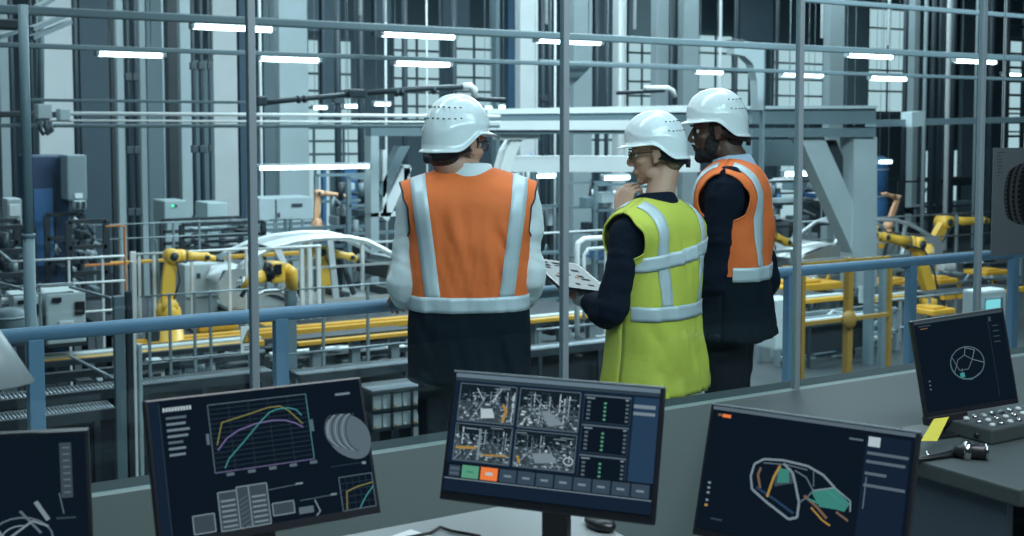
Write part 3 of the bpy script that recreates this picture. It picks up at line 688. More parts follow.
def person(label, px, d0, az, s, headp, head_az, head_pitch, skin, hair, jacket, vestm, lower, arms, female=False, beard=False, spec=False,
           collar=None, vp=None, build=1., trmat=None, hair_tie=False):
    wp = atd(px, 250, d0); root = thing('person', label, 'person', (wp.x, wp.y, 0), az-pi/2)
    inv = (Matrix.Translation((wp.x,wp.y,0)) @ Matrix.Rotation(az-pi/2,4,'Z')).inverted()
    L = lambda x, y, dd=0: inv @ atd(x, y, d0+dd)
    H0 = L(*headp)
    k = s if s < 1.02 else 1.02
    M = Matrix.Translation(H0) @ Matrix.Rotation(head_az-az,4,'Z') @ Matrix.Rotation(radians(head_pitch),4,'X')
    jx = (vp or {}).get('jx', .178); jz_ = (vp or {}).get('jz', 1.385)
    neckb = V((0,-.015*s,1.455*s)); headb = M @ V((0,-.030,-.06))
    # ---------------- body
    b = MB(); E = lambda z, a, bb, y=0: [V((a*s*build*cos(2*pi*i/24), y*s+bb*s*sin(2*pi*i/24), z*s)) for i in range(24)]
    b.loft([E(.84,.13,.10), E(.93,.155,.11), E(1.04,.130,.095), E(1.2,.145,.10), E(1.34,.155,.095), E(1.41,.13,.08), E(1.46,.08,.065), E(1.49,.055,.055)])
    nr = .052 if female else .060
    b.tube(curve_pts([neckb-V((0,0,.06)), neckb, neckb*.4+headb*.6, headb, M @ V((0,-.02,-.01))],3), [nr*1.15]*3+[nr*1.05]*3+[nr]*7, 18)
    head_mb(b, M, female, k)
    for sg in (-1,1):
        b.tube([(sg*.085*s,0,.90*s),(sg*.095*s,.005,.50*s),(sg*.10*s,-.015,.09*s)], [.078*s,.052*s,.036*s], 14)
        b.ell((sg*.10*s,.05,.045),(.040,.115,.035),14,8)
    joints = {}
    for sg, A in zip((-1,1), arms):
        sh = V((sg*jx*s*build,-.005,jz_*s)); el, wr = A['elbow'], A['wrist']; joints[sg] = (sh, el, wr)
        b.tube(curve_pts([V((sg*.11*s,0,(jz_-.005)*s)),sh,(sh+el)/2,el,(el+wr)/2,wr],3), [.05*s]*3+[.045*s]*3+[.040*s]*3+[.036*s]*3+[.031*s]*3+[.025*s], 12)
        hand_mb(b, wr, A['dir'], A['pn'], A['thumb'], A['curl'], A.get('size', s*.98))
    me = remesh_mb(b, .0045, 4, .5)
    body = mesh_obj('body', me, skin, root)
    eyes(root, M, k)
    # ---------------- hair
    hb = MB(); R3 = M.to_3x3()
    hb.ell(M @ (V((0,-.030,.036))*k), (.0775*k,.096*k,.086*k), 24, 16, rot=R3)
    hb.ell(M @ (V((0,-.060,-.035))*k), (.066*k,.046*k,.047*k), 20, 12, rot=R3)
    if not female:
        for q in (-1,1): hb.ell(M @ (V((q*.069,.024,.012))*k), (.009*k,.010*k,.026*k), 10, 8, rot=R3)
    else:
        hb.ell(M @ (V((0,-.085,-.035))*k), (.030*k,.030*k,.030*k), 14, 10, rot=R3)
    me = remesh_mb(hb, .006, 3); mesh_obj('hair', me, hair, root)
    if beard:
        bb = MB(); 
        bb.ell(M @ (V((0,.034,-.082))*k), (.056*k,.056*k,.042*k), 20, 12, rot=R3); bb.ell(M @ (V((0,.066,-.100))*k), (.027*k,.028*k,.024*k), 16, 10, rot=R3)
        for q in (-1,1):
            bb.ell(M @ (V((q*.056,.024,-.052))*k), (.014*k,.028*k,.042*k), 14, 8, rot=R3)
            bb.tube([M @ (V(p)*k) for p in ((0,.097,-.048),(q*.018,.092,-.051),(q*.030,.080,-.066))], [.006*k]*3, 8)
        me = remesh_mb(bb, .005, 3); mesh_obj('beard', me, hairK, root)
    if spec: glasses(root, M, k)
    helmet(root, M @ Matrix.Rotation(radians(3),4,'X'), k*.98)
    # ---------------- jacket / shirt with sleeves
    j = MB()
    jz = .78 if jacket is navyj else .92
    j.loft([E(jz,.175,.125), E(.95,.172,.125), E(1.05,.158,.115), E(1.2,.168,.118), E(1.32,.178,.112), E(1.40,.160,.095), E(1.45,.105,.078), E(1.475,.07,.068)])
    for sg, A in zip((-1,1), arms):
        sh, el, wr = joints[sg]; w = wr + (el-wr).normalized()*.03
        a = A.get('sl', 1.)
        cp = curve_pts([V((sg*.10*s*build,0,jz_*s)),sh,(sh+el)/2,el,(el+w)/2,w],4); m = len(cp)
        j.tube(cp, [(.062,.066,.062,.057,.048,.038)[min(5,int(t/(m-1)*5))]*s*a*(1+.06*sin(t*1.9+sg)) for t in range(m)], 16)
    me = remesh_mb(j, .008, 5)
    displace(me, .012, 14, 10)
    mesh_obj('jacket' if jacket is navyj else 'shirt', me, jacket, root)
    if A.get('cuff'): pass
    for sg, A in zip((-1,1), arms):
        if A.get('cuff'):
            sh, el, wr = joints[sg]; q = (el-wr).normalized()
            MB().tube([wr+q*.075, wr+q*.05, wr+q*.01, wr-q*.03], [.036*s,.037*s,.034*s,.036*s], 16).build('cuff', cuffm, root, local=True)
    # collar
    cm = collar or jacket; c = MB(); ring = []
    for z, r, in ((1.435,.098),(1.470,.086),(1.502,.076),(1.505,.069),(1.48,.070),(1.44,.07)):
        ring.append([V((r*s*cos(a)*1.0, (r*s*sin(a)*.98 - .012*s + (z-1.44)*s*.25), z*s - .020*s*max(0,sin(a)) + .006*s*max(0,-sin(a)))) for a in [2*pi*i/32 for i in range(32)]])
    c.loft(ring+[ring[0]], cap=False); c.build('collar', cm, root, local=True)
    # ---------------- trousers, belt line hidden by the vest, shoes
    t = MB(); t.loft([E(.80,.165,.11), E(.88,.17,.118), E(.98,.160,.112), E(1.02,.150,.105)])
    for sg in (-1,1):
        cp = curve_pts([V((sg*.082*s,0,.90*s)),V((sg*.092*s,.0,.72*s)),V((sg*.098*s,.008,.50*s)),V((sg*.10*s,-.008,.28*s)),V((sg*.102*s,-.008,.075*s))],4); m = len(cp)
        t.tube(cp, [.092*s*(1-.36*min(1,q/(m-1)*1.3)) for q in range(m)], 18)
    me = remesh_mb(t, .009, 5)
    displace(me, .008, 10, 9)
    mesh_obj('trousers', me, trmat or trous, root)
    for sg in (-1,1):
        sb = MB(); rings = []
        for y, w, h in ((-.085,.030,.05),(-.06,.040,.075),(0,.042,.085),(.06,.047,.062),(.12,.050,.045),(.165,.040,.035),(.185,.018,.022)):
            rings.append([V((sg*.10*s+w*cos(a), y, max(.002, h*.5+h*.55*sin(a)))) for a in [2*pi*i/18 for i in range(18)]])
        sb.loft(rings); sb.build('shoe', shoe, root, local=True)
    # ---------------- vest
    q = dict(drop=.065, jx=.178, jz=1.385, hem=.79, band=(1.025,1.076), armpit=1.26, back_off=0, stripes=[(.17,.12,.05)], bands=[], sidew=.212, hemw=.215, shw=.232); q.update(vp or {})
    sz = lambda z: z*s
    atab = [(q['hem'],q['hemw']),(.95,.205),(1.05,.200),(1.24,q['sidew']),(1.36,.245),(1.6,.26)]
    btab = [(q['hem'],.165),(.95,.150),(1.06,.142),(1.22,.142),(1.34,.135),(1.6,.12)]
    wtab = [(q['armpit'],q['sidew']-.001),(q['armpit']+.03,q['sidew']-.012),(q['armpit']+.10,.200),(1.40,.215),(1.46,q['shw'])]
    zs_ = lambda x: 1.508-q['drop']*(min(abs(x),.25)/.232)**1.3
    z0_ = 1.33
    def vy(x, z, side, off=0):
        a = interp(atab, z)+off*.5; bb = interp(btab, z)+off; e = 2.5
        y = bb*max(0,1-min(1,abs(x)/a)**e)**(1/e)
        if z > z0_:
            zz = zs_(x)+off*.8; tt = min(1,max(0,(z-z0_)/(zz-z0_))); y *= max(0,1-tt**2.4)**.5
        fold = noise.noise(V((x*14+z*2, side*3.1, z*3.0)))*.024 + (abs(noise.noise(V((x*24+5+z*5, side, z*5))))-.2)*.026 + noise.noise(V((x*40, side, z*14)))*.003
        fold *= min(1,max(0,(a-abs(x))/.05))*min(1, max(.15,(1.42-z)/.15))
        return side*(y + fold*(1 if side < 0 else .5)) + (-.008 if side < 0 else .004)*min(1,max(0,(a-abs(x))/.03))*min(1,max(0,(zs_(x)-z)/.05))
    def W(z):
        if z < q['armpit']: return interp(atab, z)
        return min(interp(wtab, z), interp(atab, z)-.0005)
    def ztop(x, side):
        z = zs_(x); ax = abs(x)
        if ax < .085:
            u = ax/.085; z = min(z, (1.466+.036*u*u) if side < 0 else (1.28+.22*u))
        return z
    NU, NV = 44, 64; vm = MB(); bx = build
    for side in (-1,1):
        rings = []
        for iv in range(NV+1):
            v = iv/NV; g = 1-(1-v)**1.6; row = []
            for iu in range(NU+1):
                su = sin((iu/NU*2-1)*pi/2); xt = su*q['shw']; zt = ztop(xt, side); z = q['hem']+(zt-q['hem'])*g; x = su*W(z)
                row.append(V((x*s*bx, vy(x,z,side)*s, z*s)))
            rings.append(row)
        n0 = len(vm.v); vm.v += [tuple(p) for r in rings for p in r]; n = NU+1
        for i in range(NV):
            for kx in range(NU):
                f = (n0+i*n+kx, n0+i*n+kx+1, n0+(i+1)*n+kx+1, n0+(i+1)*n+kx); zc = (rings[i][kx].z)/s
                vm.f.append(list(f)); vm.m.append(1 if zc < q['band'][0]+.01 and lower else 0); vm.sm.append(True)
    vest = vm.build('safety_vest', [vestm, lower or vestm], root, local=True)
    md = vest.modifiers.new('thickness', 'SOLIDIFY'); md.thickness = .0035; md.offset = 0
    def put(nm, grid, mt):
        mb = MB(); mb.loft(grid, cap=False, close=False); o = mb.build(nm, mt, vest, local=True)
        m2 = o.modifiers.new('thickness', 'SOLIDIFY'); m2.thickness = .0016; m2.offset = 0; return o
    # horizontal bands
    for (za, zb, kx) in [(q['band'][0], q['band'][1], 0)] + q['bands']:
        for side in (-1,1):
            grid = []
            for iu in range(NU+1):
                su = sin((iu/NU*2-1)*pi/2); col = []
                for t_ in range(5):
                    z = za+(zb-za)*t_/4; x = su*W(z); z += kx*x; w = min(W(z), abs(x)); x = w*(1 if x > 0 else -1) if abs(su) > .98 else x
                    col.append(V((x*s*bx*1.006, vy(x,z,side,.005)*s+side*.0008, z*s)))
                grid.append(col)
            put('reflective_band', grid, refl)
    for (xt, xb, w) in q['stripes']:
        for sg in (-1,1):
            for side in (-1,1):
                grid = []
                for iv in range(41):
                    g = 1-(1-iv/40)**1.6; col = []
                    for t_ in range(4):
                        e = (t_/3-.5)*w; zt = ztop(xt+e, side); z = q['band'][1]-.004+(zt-q['band'][1]+.004)*g; x = xb+(xt-xb)*g+e
                        x = min(x, W(z))
                        col.append(V((sg*x*s*bx, vy(sg*x,z,side,.004)*s+side*.001, z*s+.0015*(iv/40))))
                    grid.append(col)
                put('reflective_strap', grid, refl)
    # piping along the armholes
    for sg in (-1,1):
        for side in (-1,1):
            pts = []
            for iv in range(30):
                g = iv/29; z = q['armpit']-.01+(zs_(q['shw'])-q['armpit']+.01)*g; x = W(z); pts.append(V((sg*x*s*bx, vy(sg*x,z,side)*s, z*s)))
            MB().tube(pts, .0042, 6).build('piping', q.get('pipe', piping), vest, local=True)
    return root, inv, L, M

UPV = V((0,0,1))
def figinv(px, d0, az):
    wp = atd(px, 250, d0); return (Matrix.Translation((wp.x,wp.y,0)) @ Matrix.Rotation(az-pi/2,4,'Z')).inverted()
# ---- man in orange vest, white shirt, hands on the rail
az1 = radians(62); i1 = figinv(469, 4.1, az1); l1 = lambda x,y,dd: i1 @ atd(x,y,4.1+dd)
def railpt(x): return V((x, RY-.035, rz+.035))
elL, elR = l1(405,290,-.02), l1(528,288,.02)
hl = i1 @ railpt((i1.inverted() @ (elL+V((.03,.25,0)))).x); hr = i1 @ railpt((i1.inverted() @ (elR+V((-.03,.25,0)))).x)
fd = (i1.to_3x3() @ V((0,1,-.15)))
back = i1.to_3x3() @ V((0,-.085,.012))
arms1 = (dict(elbow=elL, wrist=hl+back, dir=fd, pn=V((0,0,-1)), thumb=-1, curl=(.5,.55), sl=.92), dict(elbow=elR, wrist=hr+back, dir=fd, pn=V((0,0,-1)), thumb=1, curl=(.5,.55), sl=.92))
person('man in white shirt and orange vest with white helmet, seen from behind, leaning on rail', 469, 4.1, az1, 1.02, (457,145,-.02), radians(14), -4, skinA, hairD, shirtw, orv, nvv, arms1,
       spec=True, collar=shirtw, vp=dict(hemw=.205, sidew=.206))
# ---- woman in yellow vest with tablet
az2 = radians(106); i2 = figinv(655, 4.4, az2); l2 = lambda x,y,dd: i2 @ atd(x,y,4.4+dd)
wl = l2(584,299,.03); wr = l2(621,213,.0)
R2 = i2.to_3x3()
tabc = l2(571,276,.08)
arms2 = (dict(elbow=l2(610,313,-.12), wrist=wl, dir=(l2(560,284,.10)-wl), pn=R2 @ V((-.2,-.35,.9)), thumb=1, curl=(.3,.25), cuff=True, sl=1.02),
         dict(elbow=l2(650,292,.26), wrist=wr, dir=(l2(629,186,.02)-wr), pn=R2 @ (RT*.75+FW*.65), thumb=1, curl=(.3,.50,.55,.62,.70), size=1.0))
person('woman in dark jacket and yellow vest with white helmet, holding a tablet, hand at chin', 655, 4.4, az2, .945, (655,154,.02), radians(143), -7, skinB, hairB, navyj, yev, None, arms2,
       female=True, spec=True, vp=dict(hem=.735, band=(1.03,1.085), bands=[(1.245,1.30,.16)], stripes=[(.135,.105,.050)], hemw=.230, sidew=.200, shw=.198, pipe=yev, drop=.085, jx=.158, jz=1.365), collar=navyj)
# ---- man in orange vest over navy jacket
az3 = radians(130); i3 = figinv(731, 4.85, az3); l3 = lambda x,y,dd: i3 @ atd(x,y,4.85+dd)
arms3 = (dict(elbow=l3(712,292,-.12), wrist=l3(701,262,.22), dir=i3.to_3x3() @ (FW*.5-RT*.3+UPV*.2), pn=V((.8,0,.3)), thumb=1, curl=(.4,.5), sl=1.12),
         dict(elbow=l3(764,285,.20), wrist=l3(735,262,.38), dir=V((-.5,.6,0)), pn=V((-.5,0,.3)), thumb=-1, curl=(.4,.5), sl=1.1))
person('bearded man in navy jacket and orange vest with white helmet, rightmost of the three', 731, 4.85, az3, 1.03, (716,131,-.0), radians(143), -5, skinC, hairK, navyj, orv, nvv, arms3,
       beard=True, vp=dict(hem=.80, band=(1.03,1.085), pipe=orpipe, stripes=[(.155,.125,.05)]), collar=shirtb, build=1.02)

# ---- tablet held by the woman
tb_ = [atd(538,265,4.62), atd(566,258,4.80), atd(600,289,4.46), atd(571,292,4.28)]
cen = sum(tb_, V((0,0,0)))/4
ux = ((tb_[2]-tb_[1])+(tb_[3]-tb_[0])).normalized(); uy = ((tb_[1]-tb_[0])+(tb_[2]-tb_[3])); uy = (uy-ux*uy.dot(ux)).normalized(); un = ux.cross(uy)
if un.z < 0: un = -un
lx = ((tb_[2]-tb_[1]).length+(tb_[3]-tb_[0]).length)/2; ly = ((tb_[1]-tb_[0]).length+(tb_[2]-tb_[3]).length)/2
tab = thing('tablet_computer', 'black tablet with a pale picture grid on its screen, held by the woman', 'tablet', tuple(cen))
def slabt(hx, hy, z0, z1): 
    cs = [cen+ux*i*hx+uy*j*hy for i,j in ((-1,-1),(1,-1),(1,1),(-1,1))]
    return MB().add([c+un*z0 for c in cs]+[c+un*z1 for c in cs], [(0,3,2,1),(4,5,6,7),(0,1,5,4),(1,2,6,5),(2,3,7,6),(3,0,4,7)])
slabt(lx/2, ly/2, -.006, .005).build('case', blackp, tab)
slabt(lx/2-.012, ly/2-.012, .0051, .0056).build('screen', emis('tablet_screen_glow', (.50,.58,.62), 1), tab)
g = MB(); dg_ = emis('tablet_picture_glow', (.07,.08,.09), 1); R = random.Random(5)
for i in range(8):
    for j in range(3):
        if R.random() < .25: continue
        u0, v0 = -.43+.11*i, -.38+.27*j; w_, h_ = .05+.04*R.random(), .10+.09*R.random()
        cs = [cen+ux*(lx-.024)*a+uy*(ly-.024)*b_+un*.0062 for a,b_ in ((u0,v0),(u0+w_,v0),(u0+w_,v0+h_),(u0,v0+h_))]
        g.add(cs, [(0,1,2,3)])
g.build('screen_pictures', dg_, tab)
# ================================================================== FACTORY
FZ = -3.0
def D_(px, Y): return (at(px, 130, Y)-CAM).dot(FW)
def M_(px, Y, n): return n*D_(px, Y)/FP           # n pixels in metres there
struct('floor_factory', MB().box((-14,5.0,FZ-.2),(75,46,FZ)), [floorm])
struct('wall_far', MB().box((-14,46,FZ),(75,46.3,9.2)), [wallm])
struct('wall_factory_left', MB().box((-14.3,5,FZ),(-14,46.3,9.2)), [wallm])
struct('wall_factory_right', MB().box((75,5,FZ),(75.3,46.3,9.2)), [wallm])
struct('ceiling_factory', MB().box((-14.3,5,9.2),(75.3,46.3,9.4)), [ceilm])
struct('wall_mezzanine', MB().box((-3.5,4.36,FZ),(9,4.45,-.02)), [partn])

def vcol(name, px0, px1, py0, py1, Y, D, m, label=None, cat=None, group=None, extra=None):
    """upright box whose silhouette spans px0..px1; py1 None = down to the floor"""
    z1 = Z_(px0, py0, Y) if py0 is not None else 9.2
    z0 = FZ if py1 is None else Z_(px0, py1, Y)
    xa = X_(px0, Y+D); xb = X_(px1, Y)
    if xb-xa < .03: xb = xa+.03
    mb = MB().bbox((xa, Y, z0), (xb, Y+D, z1), .015)
    if label is None: return struct(name, mb, [m])
    return solid(mb, name, m, label, cat, group)
def beamx(name, px0, px1, py, Y, hp, D, m, label, cat='beam', group=None, pref=None):
    pr = px0 if pref is None else pref
    h = M_(pr, Y, hp); z = Z_(pr, py, Y)
    return solid(MB().bbox((X_(px0,Y), Y, z-h/2), (X_(px1,Y), Y+D, z+h/2), min(.02,h*.2)), name, m, label, cat, group)
def pipex(name, px0, px1, py, Y, hp, m, label, cat='pipe', group=None):
    r = M_(px0, Y, hp)/2; z = Z_(px0, py, Y)
    return solid(MB().tube([(X_(px0,Y),Y,z),(X_(px1,Y),Y,z)], r, 12), name, m, label, cat, group)

# ---- far windows and wall cladding (structure)
wi = 10
def window(px0, px1, py0, py1, nx, ny, Y=45.9):
    global wi; wi += 1
    x0, x1 = X_(px0,Y), X_(px1,Y); z1, z0 = Z_(px0,py0,Y), Z_(px0,py1,Y)
    f = MB()
    for i in range(nx+1): x = x0+(x1-x0)*i/nx; f.box((x-.05,Y-.06,z0-.05),(x+.05,Y,z1+.05))
    for j in range(ny+1): z = z0+(z1-z0)*j/ny; f.box((x0,Y-.05,z-.05),(x1,Y-.01,z+.05))
    o = struct('window_%d'%wi, f, [mull])
    MB().box((x0,Y-.005,z0),(x1,Y+.0,z1)).build('pane', winE, o)
window(286,352,38,125,2,5); window(393,440,36,120,2,6); window(450,497,34,120,2,6)
window(627,655,38,110,2,5); window(697,748,34,108,3,4); window(772,822,46,112,2,4)
window(283,372,128,168,3,3); window(590,640,120,160,3,2)
window(866,905,6,112,2,5); window(1004,1040,40,150,2,6)
window(283,330,168,235,3,1); window(640,690,165,230,2,3); window(780,800,165,250,1,3); window(925,958,150,240,2,3)

ti = 40
def clad(px0, px1, py0, py1, m, Y=40, D=.25):
    global ti; ti += 1
    return vcol('trim_%d'%ti, px0, px1, py0, py1, Y, D, m)
# cladding panels and building columns, left to right
for a in ((-60,-2,None,None,midg),(0,12,None,230,pale),(38,74,None,175,pale2),(80,116,None,None,slate),(146,164,None,None,midg),(190,214,60,None,midg),
          (212,238,None,None,pale2),(238,254,None,None,mat('dim_blue_panel',(.05,.10,.15),.5)),(262,276,None,None,midg),(320,338,None,120,slate),(505,516,None,112,mat('dull_blue_panel',(.05,.13,.22),.5)),
          (595,616,None,118,slate),(625,650,None,40,midg),(735,772,None,40,slate),(842,868,None,118,midg),(868,906,None,8,midg),
          (905,925,None,None,midg),(928,955,None,None,slate),(958,984,None,None,midg),(984,1004,None,None,slate),(372,392,-5,36,slate),(440,470,None,32,slate),(283,320,None,30,slate)):
    clad(*a)
# big pale building columns in front of the wall
for (a,b,m,lab) in ((115,125,pale,'pale steel column behind the slate panel, left of the two dark pipes'),
                  (138,147,pale,'narrow pale column right of the pair of dark pipes at left'),
                  (178,192,pale,'pale column between dark slot and triple dark pipes, above the green light cabinet'),
                  (275,309,pale,'wide pale column right of the first thick glass bar'),
                  (491,500,midg,'narrow grey column between the bright windows and the orange vested man\'s helmet'),
                  (515,538,pale2,'wide bright column left of the tube light above the tablet'),
                  (568,592,pale,'pale column behind the central glass bar, over the tablet'),
                  (612,626,pale2,'bright column left of the short white elbow pipe'),
                  (650,668,pale,'pale column directly behind the woman\'s white helmet'),
                  (677,698,pale,'pale column rising behind the gap between the two right helmets'),
                  (822,843,pale,'pale column above the deck, right of the fourth glass bar'),
                  (906,918,pale,'pale column right of the blue tank')):
    vcol('steel_column', a, b, None, None, 34, .35, m, lab, 'column')
# dark and bright vertical pipes with clamps
def vpipe(px, w, Y, m, lab, clamps=(), py1=None, top=None, cm=dark):
    x = X_(px,Y); r = M_(px,Y,w)/2; z0 = FZ if py1 is None else Z_(px,py1,Y); z1 = 9.2 if top is None else Z_(px, top, Y)
    t = thing('vertical_pipe', lab, 'pipe', (x,Y,z0))
    MB().cyl((x,Y,z0),(x,Y,z1),r,10).build('tube', m, t)
    for c in clamps:
        z = Z_(px,c,Y); MB().bbox((x-r*1.5,Y-r*1.6,z-.10),(x+r*1.5,Y+r*1.4,z+.10),.02).build('clamp', cm, t)
for a in ((129,4.5,'left pipe of the dark pair at left',(77,150,212)),(136.5,4.5,'right pipe of the dark pair at left',(77,150,212)),
          (194,4,'leftmost of the three dark pipes over the yellow robot',(66,149,219)),(202,4.5,'middle of the three dark pipes over the yellow robot',(66,149,219)),(210,2.5,'thin rightmost of the three dark pipes over the yellow robot',(66,149,219)),
          (13,5,'dark pipe at the left edge beside the slim steel column',()),(33,3,'thin dark pipe behind the slim steel column at left',()),(77,5,'dark pipe along the edge of the pale wall panel at left',()),
          (338,7,'dark thick pipe between the two bright far windows',(100,)),(361,7,'dark thick pipe right of the bright far window over the black boom',()),
          (405,6,'dark pipe crossing the brightest far window',()),(454,6,'dark pipe beside the white helmet of the man in the orange vest at left',()),
          (543,5,'dark pipe left of the central glass bar',(98,)),(549,3,'thin dark pipe beside the central glass bar',()),
          (597,5,'dark pipe behind the white elbow pipe',()),(606,4,'dark pipe right of the central lamps',()),(671,5,'dark pipe between the helmets of the two people at right',()),(735,4,'dark pipe right of the rightmost helmet',()),
          (776,3.5,'thin dark pipe left of the fourth glass bar',()),(904,5,'dark pipe left of the pale pipes at right',()),
          (932,5,'first dark conduit of the group at right',()),(939,4,'second dark conduit of the group at right',()),(952,5,'third dark conduit of the group at right',()),
          (990,6,'dark conduit right of the last glass bar',())):
    vpipe(a[0], a[1], 31.5, dark, a[2], a[3])
for a in ((164,2,'thin pale pipe at the left edge of the dark slot',pale),(261,3,'bright thin pole right of the first thick glass bar',pale2),(386,2.5,'bright thin pole below the tube light over the left man',pale2),
          (427,2,'thin bright pole above the white helmet of the left man',pale2),(555,2.5,'thin bright pole just left of the central glass bar',pale2),(620,3.5,'bright thin pole above the woman\'s helmet',pale2),(719.5,3,'bright thin pole above the right man\'s helmet',pale2),
          (924,4,'pale pipe between the dark conduits at right',pale),(947,5,'pale pipe in the group of conduits at right',pale2),(975,3,'pale pipe left of the last glass bar',pale),(1003,3,'bright pipe right of the last glass bar',pale2)):
    vpipe(a[0], a[1], 31, a[3], a[2])
for a in ((167,179,None,200,dark2,'long dark recess channel above the green light cabinet'),(668,676,None,None,dark2,'dark cable duct behind the two right helmets'),(940,946,None,None,dark2,'dark cable duct between conduits at right'),(110,116,None,None,dark2,'dark cable duct at the right edge of the slate panel')):
    vcol('cable_duct', a[0], a[1], a[2], a[3], 33, .2, a[4], a[5], 'duct')

# ladder at right
lt = thing('wall_ladder', 'dark vertical ladder with rungs at the top right edge', 'ladder', (X_(1012,31),31,Z_(1012,150,31)))
for p in (1006,1022): MB().cyl((X_(p,31),31,Z_(p,150,31)),(X_(p,31),31,9.2),.10,8).build('stile', dark, lt)
for i in range(14):
    z = Z_(1006,150,31)+.55*i; MB().cyl((X_(1006,31),31,z),(X_(1022,31),31,z),.05,8).build('rung', dark, lt)

# ---- overhead beams
beamx('overhead_beam', -40, 1080, 11+.05*-0, 13.6, 9, .10, midg, 'top horizontal grey beam crossing the whole hall above the tube lights', pref=45)
beamx('overhead_beam', -40, 1080, 46, 16, 5, .10, midg, 'second horizontal grey beam below the top one', pref=45)
beamx('overhead_beam', 32, 250, 100, 14, 3, .05, midg, 'thin horizontal bar at left just above the white twin pipes', pref=45)
beamx('overhead_beam', 800, 1080, -1, 13, 5, .08, midg, 'sloping grey pipe beam across the top right corner')
beamx('overhead_beam', -40, 22, 22, 14, 10, .2, dark2, 'dark beam stub at the top left corner')
for i, (a, b, lab) in enumerate((((31,29),(64,16),'upper dark diagonal brace at the top left corner'),((31,38),(70,22),'lower dark diagonal brace at the top left corner'),((-6,38),(20,30),'short dark diagonal brace left of the slim steel column'),((36,8),(60,-6),'topmost diagonal brace at the top left corner'))):
    p, q = at(*a,14), at(*b,15.5); solid(MB().beam(p,q,.06,.05), 'diagonal_brace', midg, lab, 'brace')
# twin white pipes, left to centre
pipex('white_pipe', 70, 500, 113.5, 20, 4, pale2, 'upper of the two long white pipes left of the white gantry')
pipex('white_pipe', 40, 500, 120.5, 20, 2.6, white, 'thin bright lower pipe under the upper long white pipe')
beamx('cable_tray', -30, 500, 125.5, 20.2, 4, .25, midg, 'grey cable tray under the two long white pipes', 'tray')
beamx('cable_tray', -30, 66, 114, 20.2, 6, .25, dark2, 'dark cable tray left of the junction box', 'tray')
jb = thing('junction_box', 'grey junction box with looping cables on the white pipes at left', 'box', tuple(at(45,119,19.5)))
MB().bbox(tuple(at(38,119,19.5)), tuple(V(at(52,104,19.5))+V((0,.3,0))), .02).build('housing', pale, jb)
MB().bbox(tuple(at(40,121,19.5)), tuple(V(at(50,117,19.5))+V((0,.25,0))), .02).build('cable_gland', dark, jb)
for s in (0,1): MB().tube([at(41+s*5,120,19.5), at(40+s*6,128,19.5), at(43+s*5,134,19.5), at(48+s*4,131,19.5), at(49+s,122,19.5)], .035, 8).build('cable_loop', dark, jb)
MB().cyl(at(41,104,19.6), at(41,-10,19.6), .05, 8).build('conduit', midg, jb)
beamx('motor_block', 60, 71, 114.5, 19.6, 12, .3, pale, 'second grey block on the white pipes, right of the junction box', 'box')

# white gantry in the centre and right
def ptbox(name, pts, Y, D, m, label, cat, group=None):
    poly = [(at(px,py,Y).x, at(px,py,Y).z) for px,py in pts]
    return solid(MB().prism(poly, Y, Y+D), name, m, label, cat, group)
Yg = 21
PLZ = Z_(120,345,18.2)
gt = thing('steel_gantry', 'white steel gantry of box girders and braced column across the hall centre and right', 'gantry', tuple(V((X_(865,Yg),Yg,FZ))))
def gpart(name, pts, Y, D, m, parent=gt):
    poly = [(at(px,py,Y).x, at(px,py,Y).z) for px,py in pts]; return MB().prism(poly, Y, Y+D).build(name, m, parent)
gpart('upper_flange', [(487,109),(700,105),(700,112),(487,114)], Yg, .5, pale2)
gpart('web_plate', [(487,114),(700,112),(700,121),(487,121)], Yg+.1, .25, midg)
gpart('lower_flange', [(487,121),(640,120),(640,130),(487,130)], Yg-.1, .5, pale2)
gpart('bottom_plate', [(487,130),(640,130),(640,134),(487,134)], Yg, .4, midg)
gpart('cross_girder', [(506,156),(700,156),(700,172),(506,172)], Yg+1, .4, pale2)
gpart('curved_bracket', [(516,134),(526,134),(518,150),(512,165),(508,185),(498,185),(501,168),(506,150)], Yg+.3, .3, white)
gpart('bracket_arm', [(500,134),(540,134),(540,139),(500,140)], Yg+.2, .3, pale2)
gpart('deck_slab', [(752,108),(876,107),(876,124),(752,124)], Yg-.6, 2.5, midg)
gpart('deck_top', [(752,106),(878,105.5),(878,108.5),(752,109)], Yg-.7, 2.7, pale)
gpart('deck_flange', [(752,128),(876,128),(876,137),(752,137)], Yg-.5, .6, midg)
gpart('rear_girder', [(752,140),(812,140),(812,166),(752,166)], Yg+3, .4, midg)
gpart('column', [(854,137),(877,137),(877,400),(854,400)], Yg-.4, .45, pale)
gpart('diagonal_strut', [(800,137),(824,137),(856,208),(856,262),(847,240)], Yg-.35, .35, pale)
gpart('strut_plate', [(826,140),(836,140),(853,180),(853,206)], Yg-.05, .05, dark2)
gpart('right_girder', [(876,120),(1060,116),(1060,121),(876,127)], Yg, .35, midg)
gpart('junction_block', [(912,112),(925,111),(925,126),(912,127)], Yg-.2, .35, pale)
gpart('column_foot', [(850,335),(880,334),(880,345),(850,346)], Yg-.6, .8, pale2)
g2 = thing('support_frame', 'white braced frame standing left of the orange vested man', 'frame', tuple(V((X_(376,22),22,FZ))))
for pts, m in (([(371,128),(438,128),(438,136),(371,136)],midg),([(371,136),(379,136),(379,400),(371,400)],pale),([(378,192),(400,146),(410,146),(384,198)],midg),([(380,215),(403,168),(412,168),(388,222)],pale2),([(404,165),(410,165),(410,240),(404,240)],pale2),([(383,150),(387,150),(387,216),(383,216)],pale2),([(371,213),(400,212),(400,216),(371,217)],pale2)):
    poly = [(at(px,py,22).x, at(px,py,22).z) for px,py in pts]; MB().prism(poly, 22, 22.3).build('strut', m, g2)
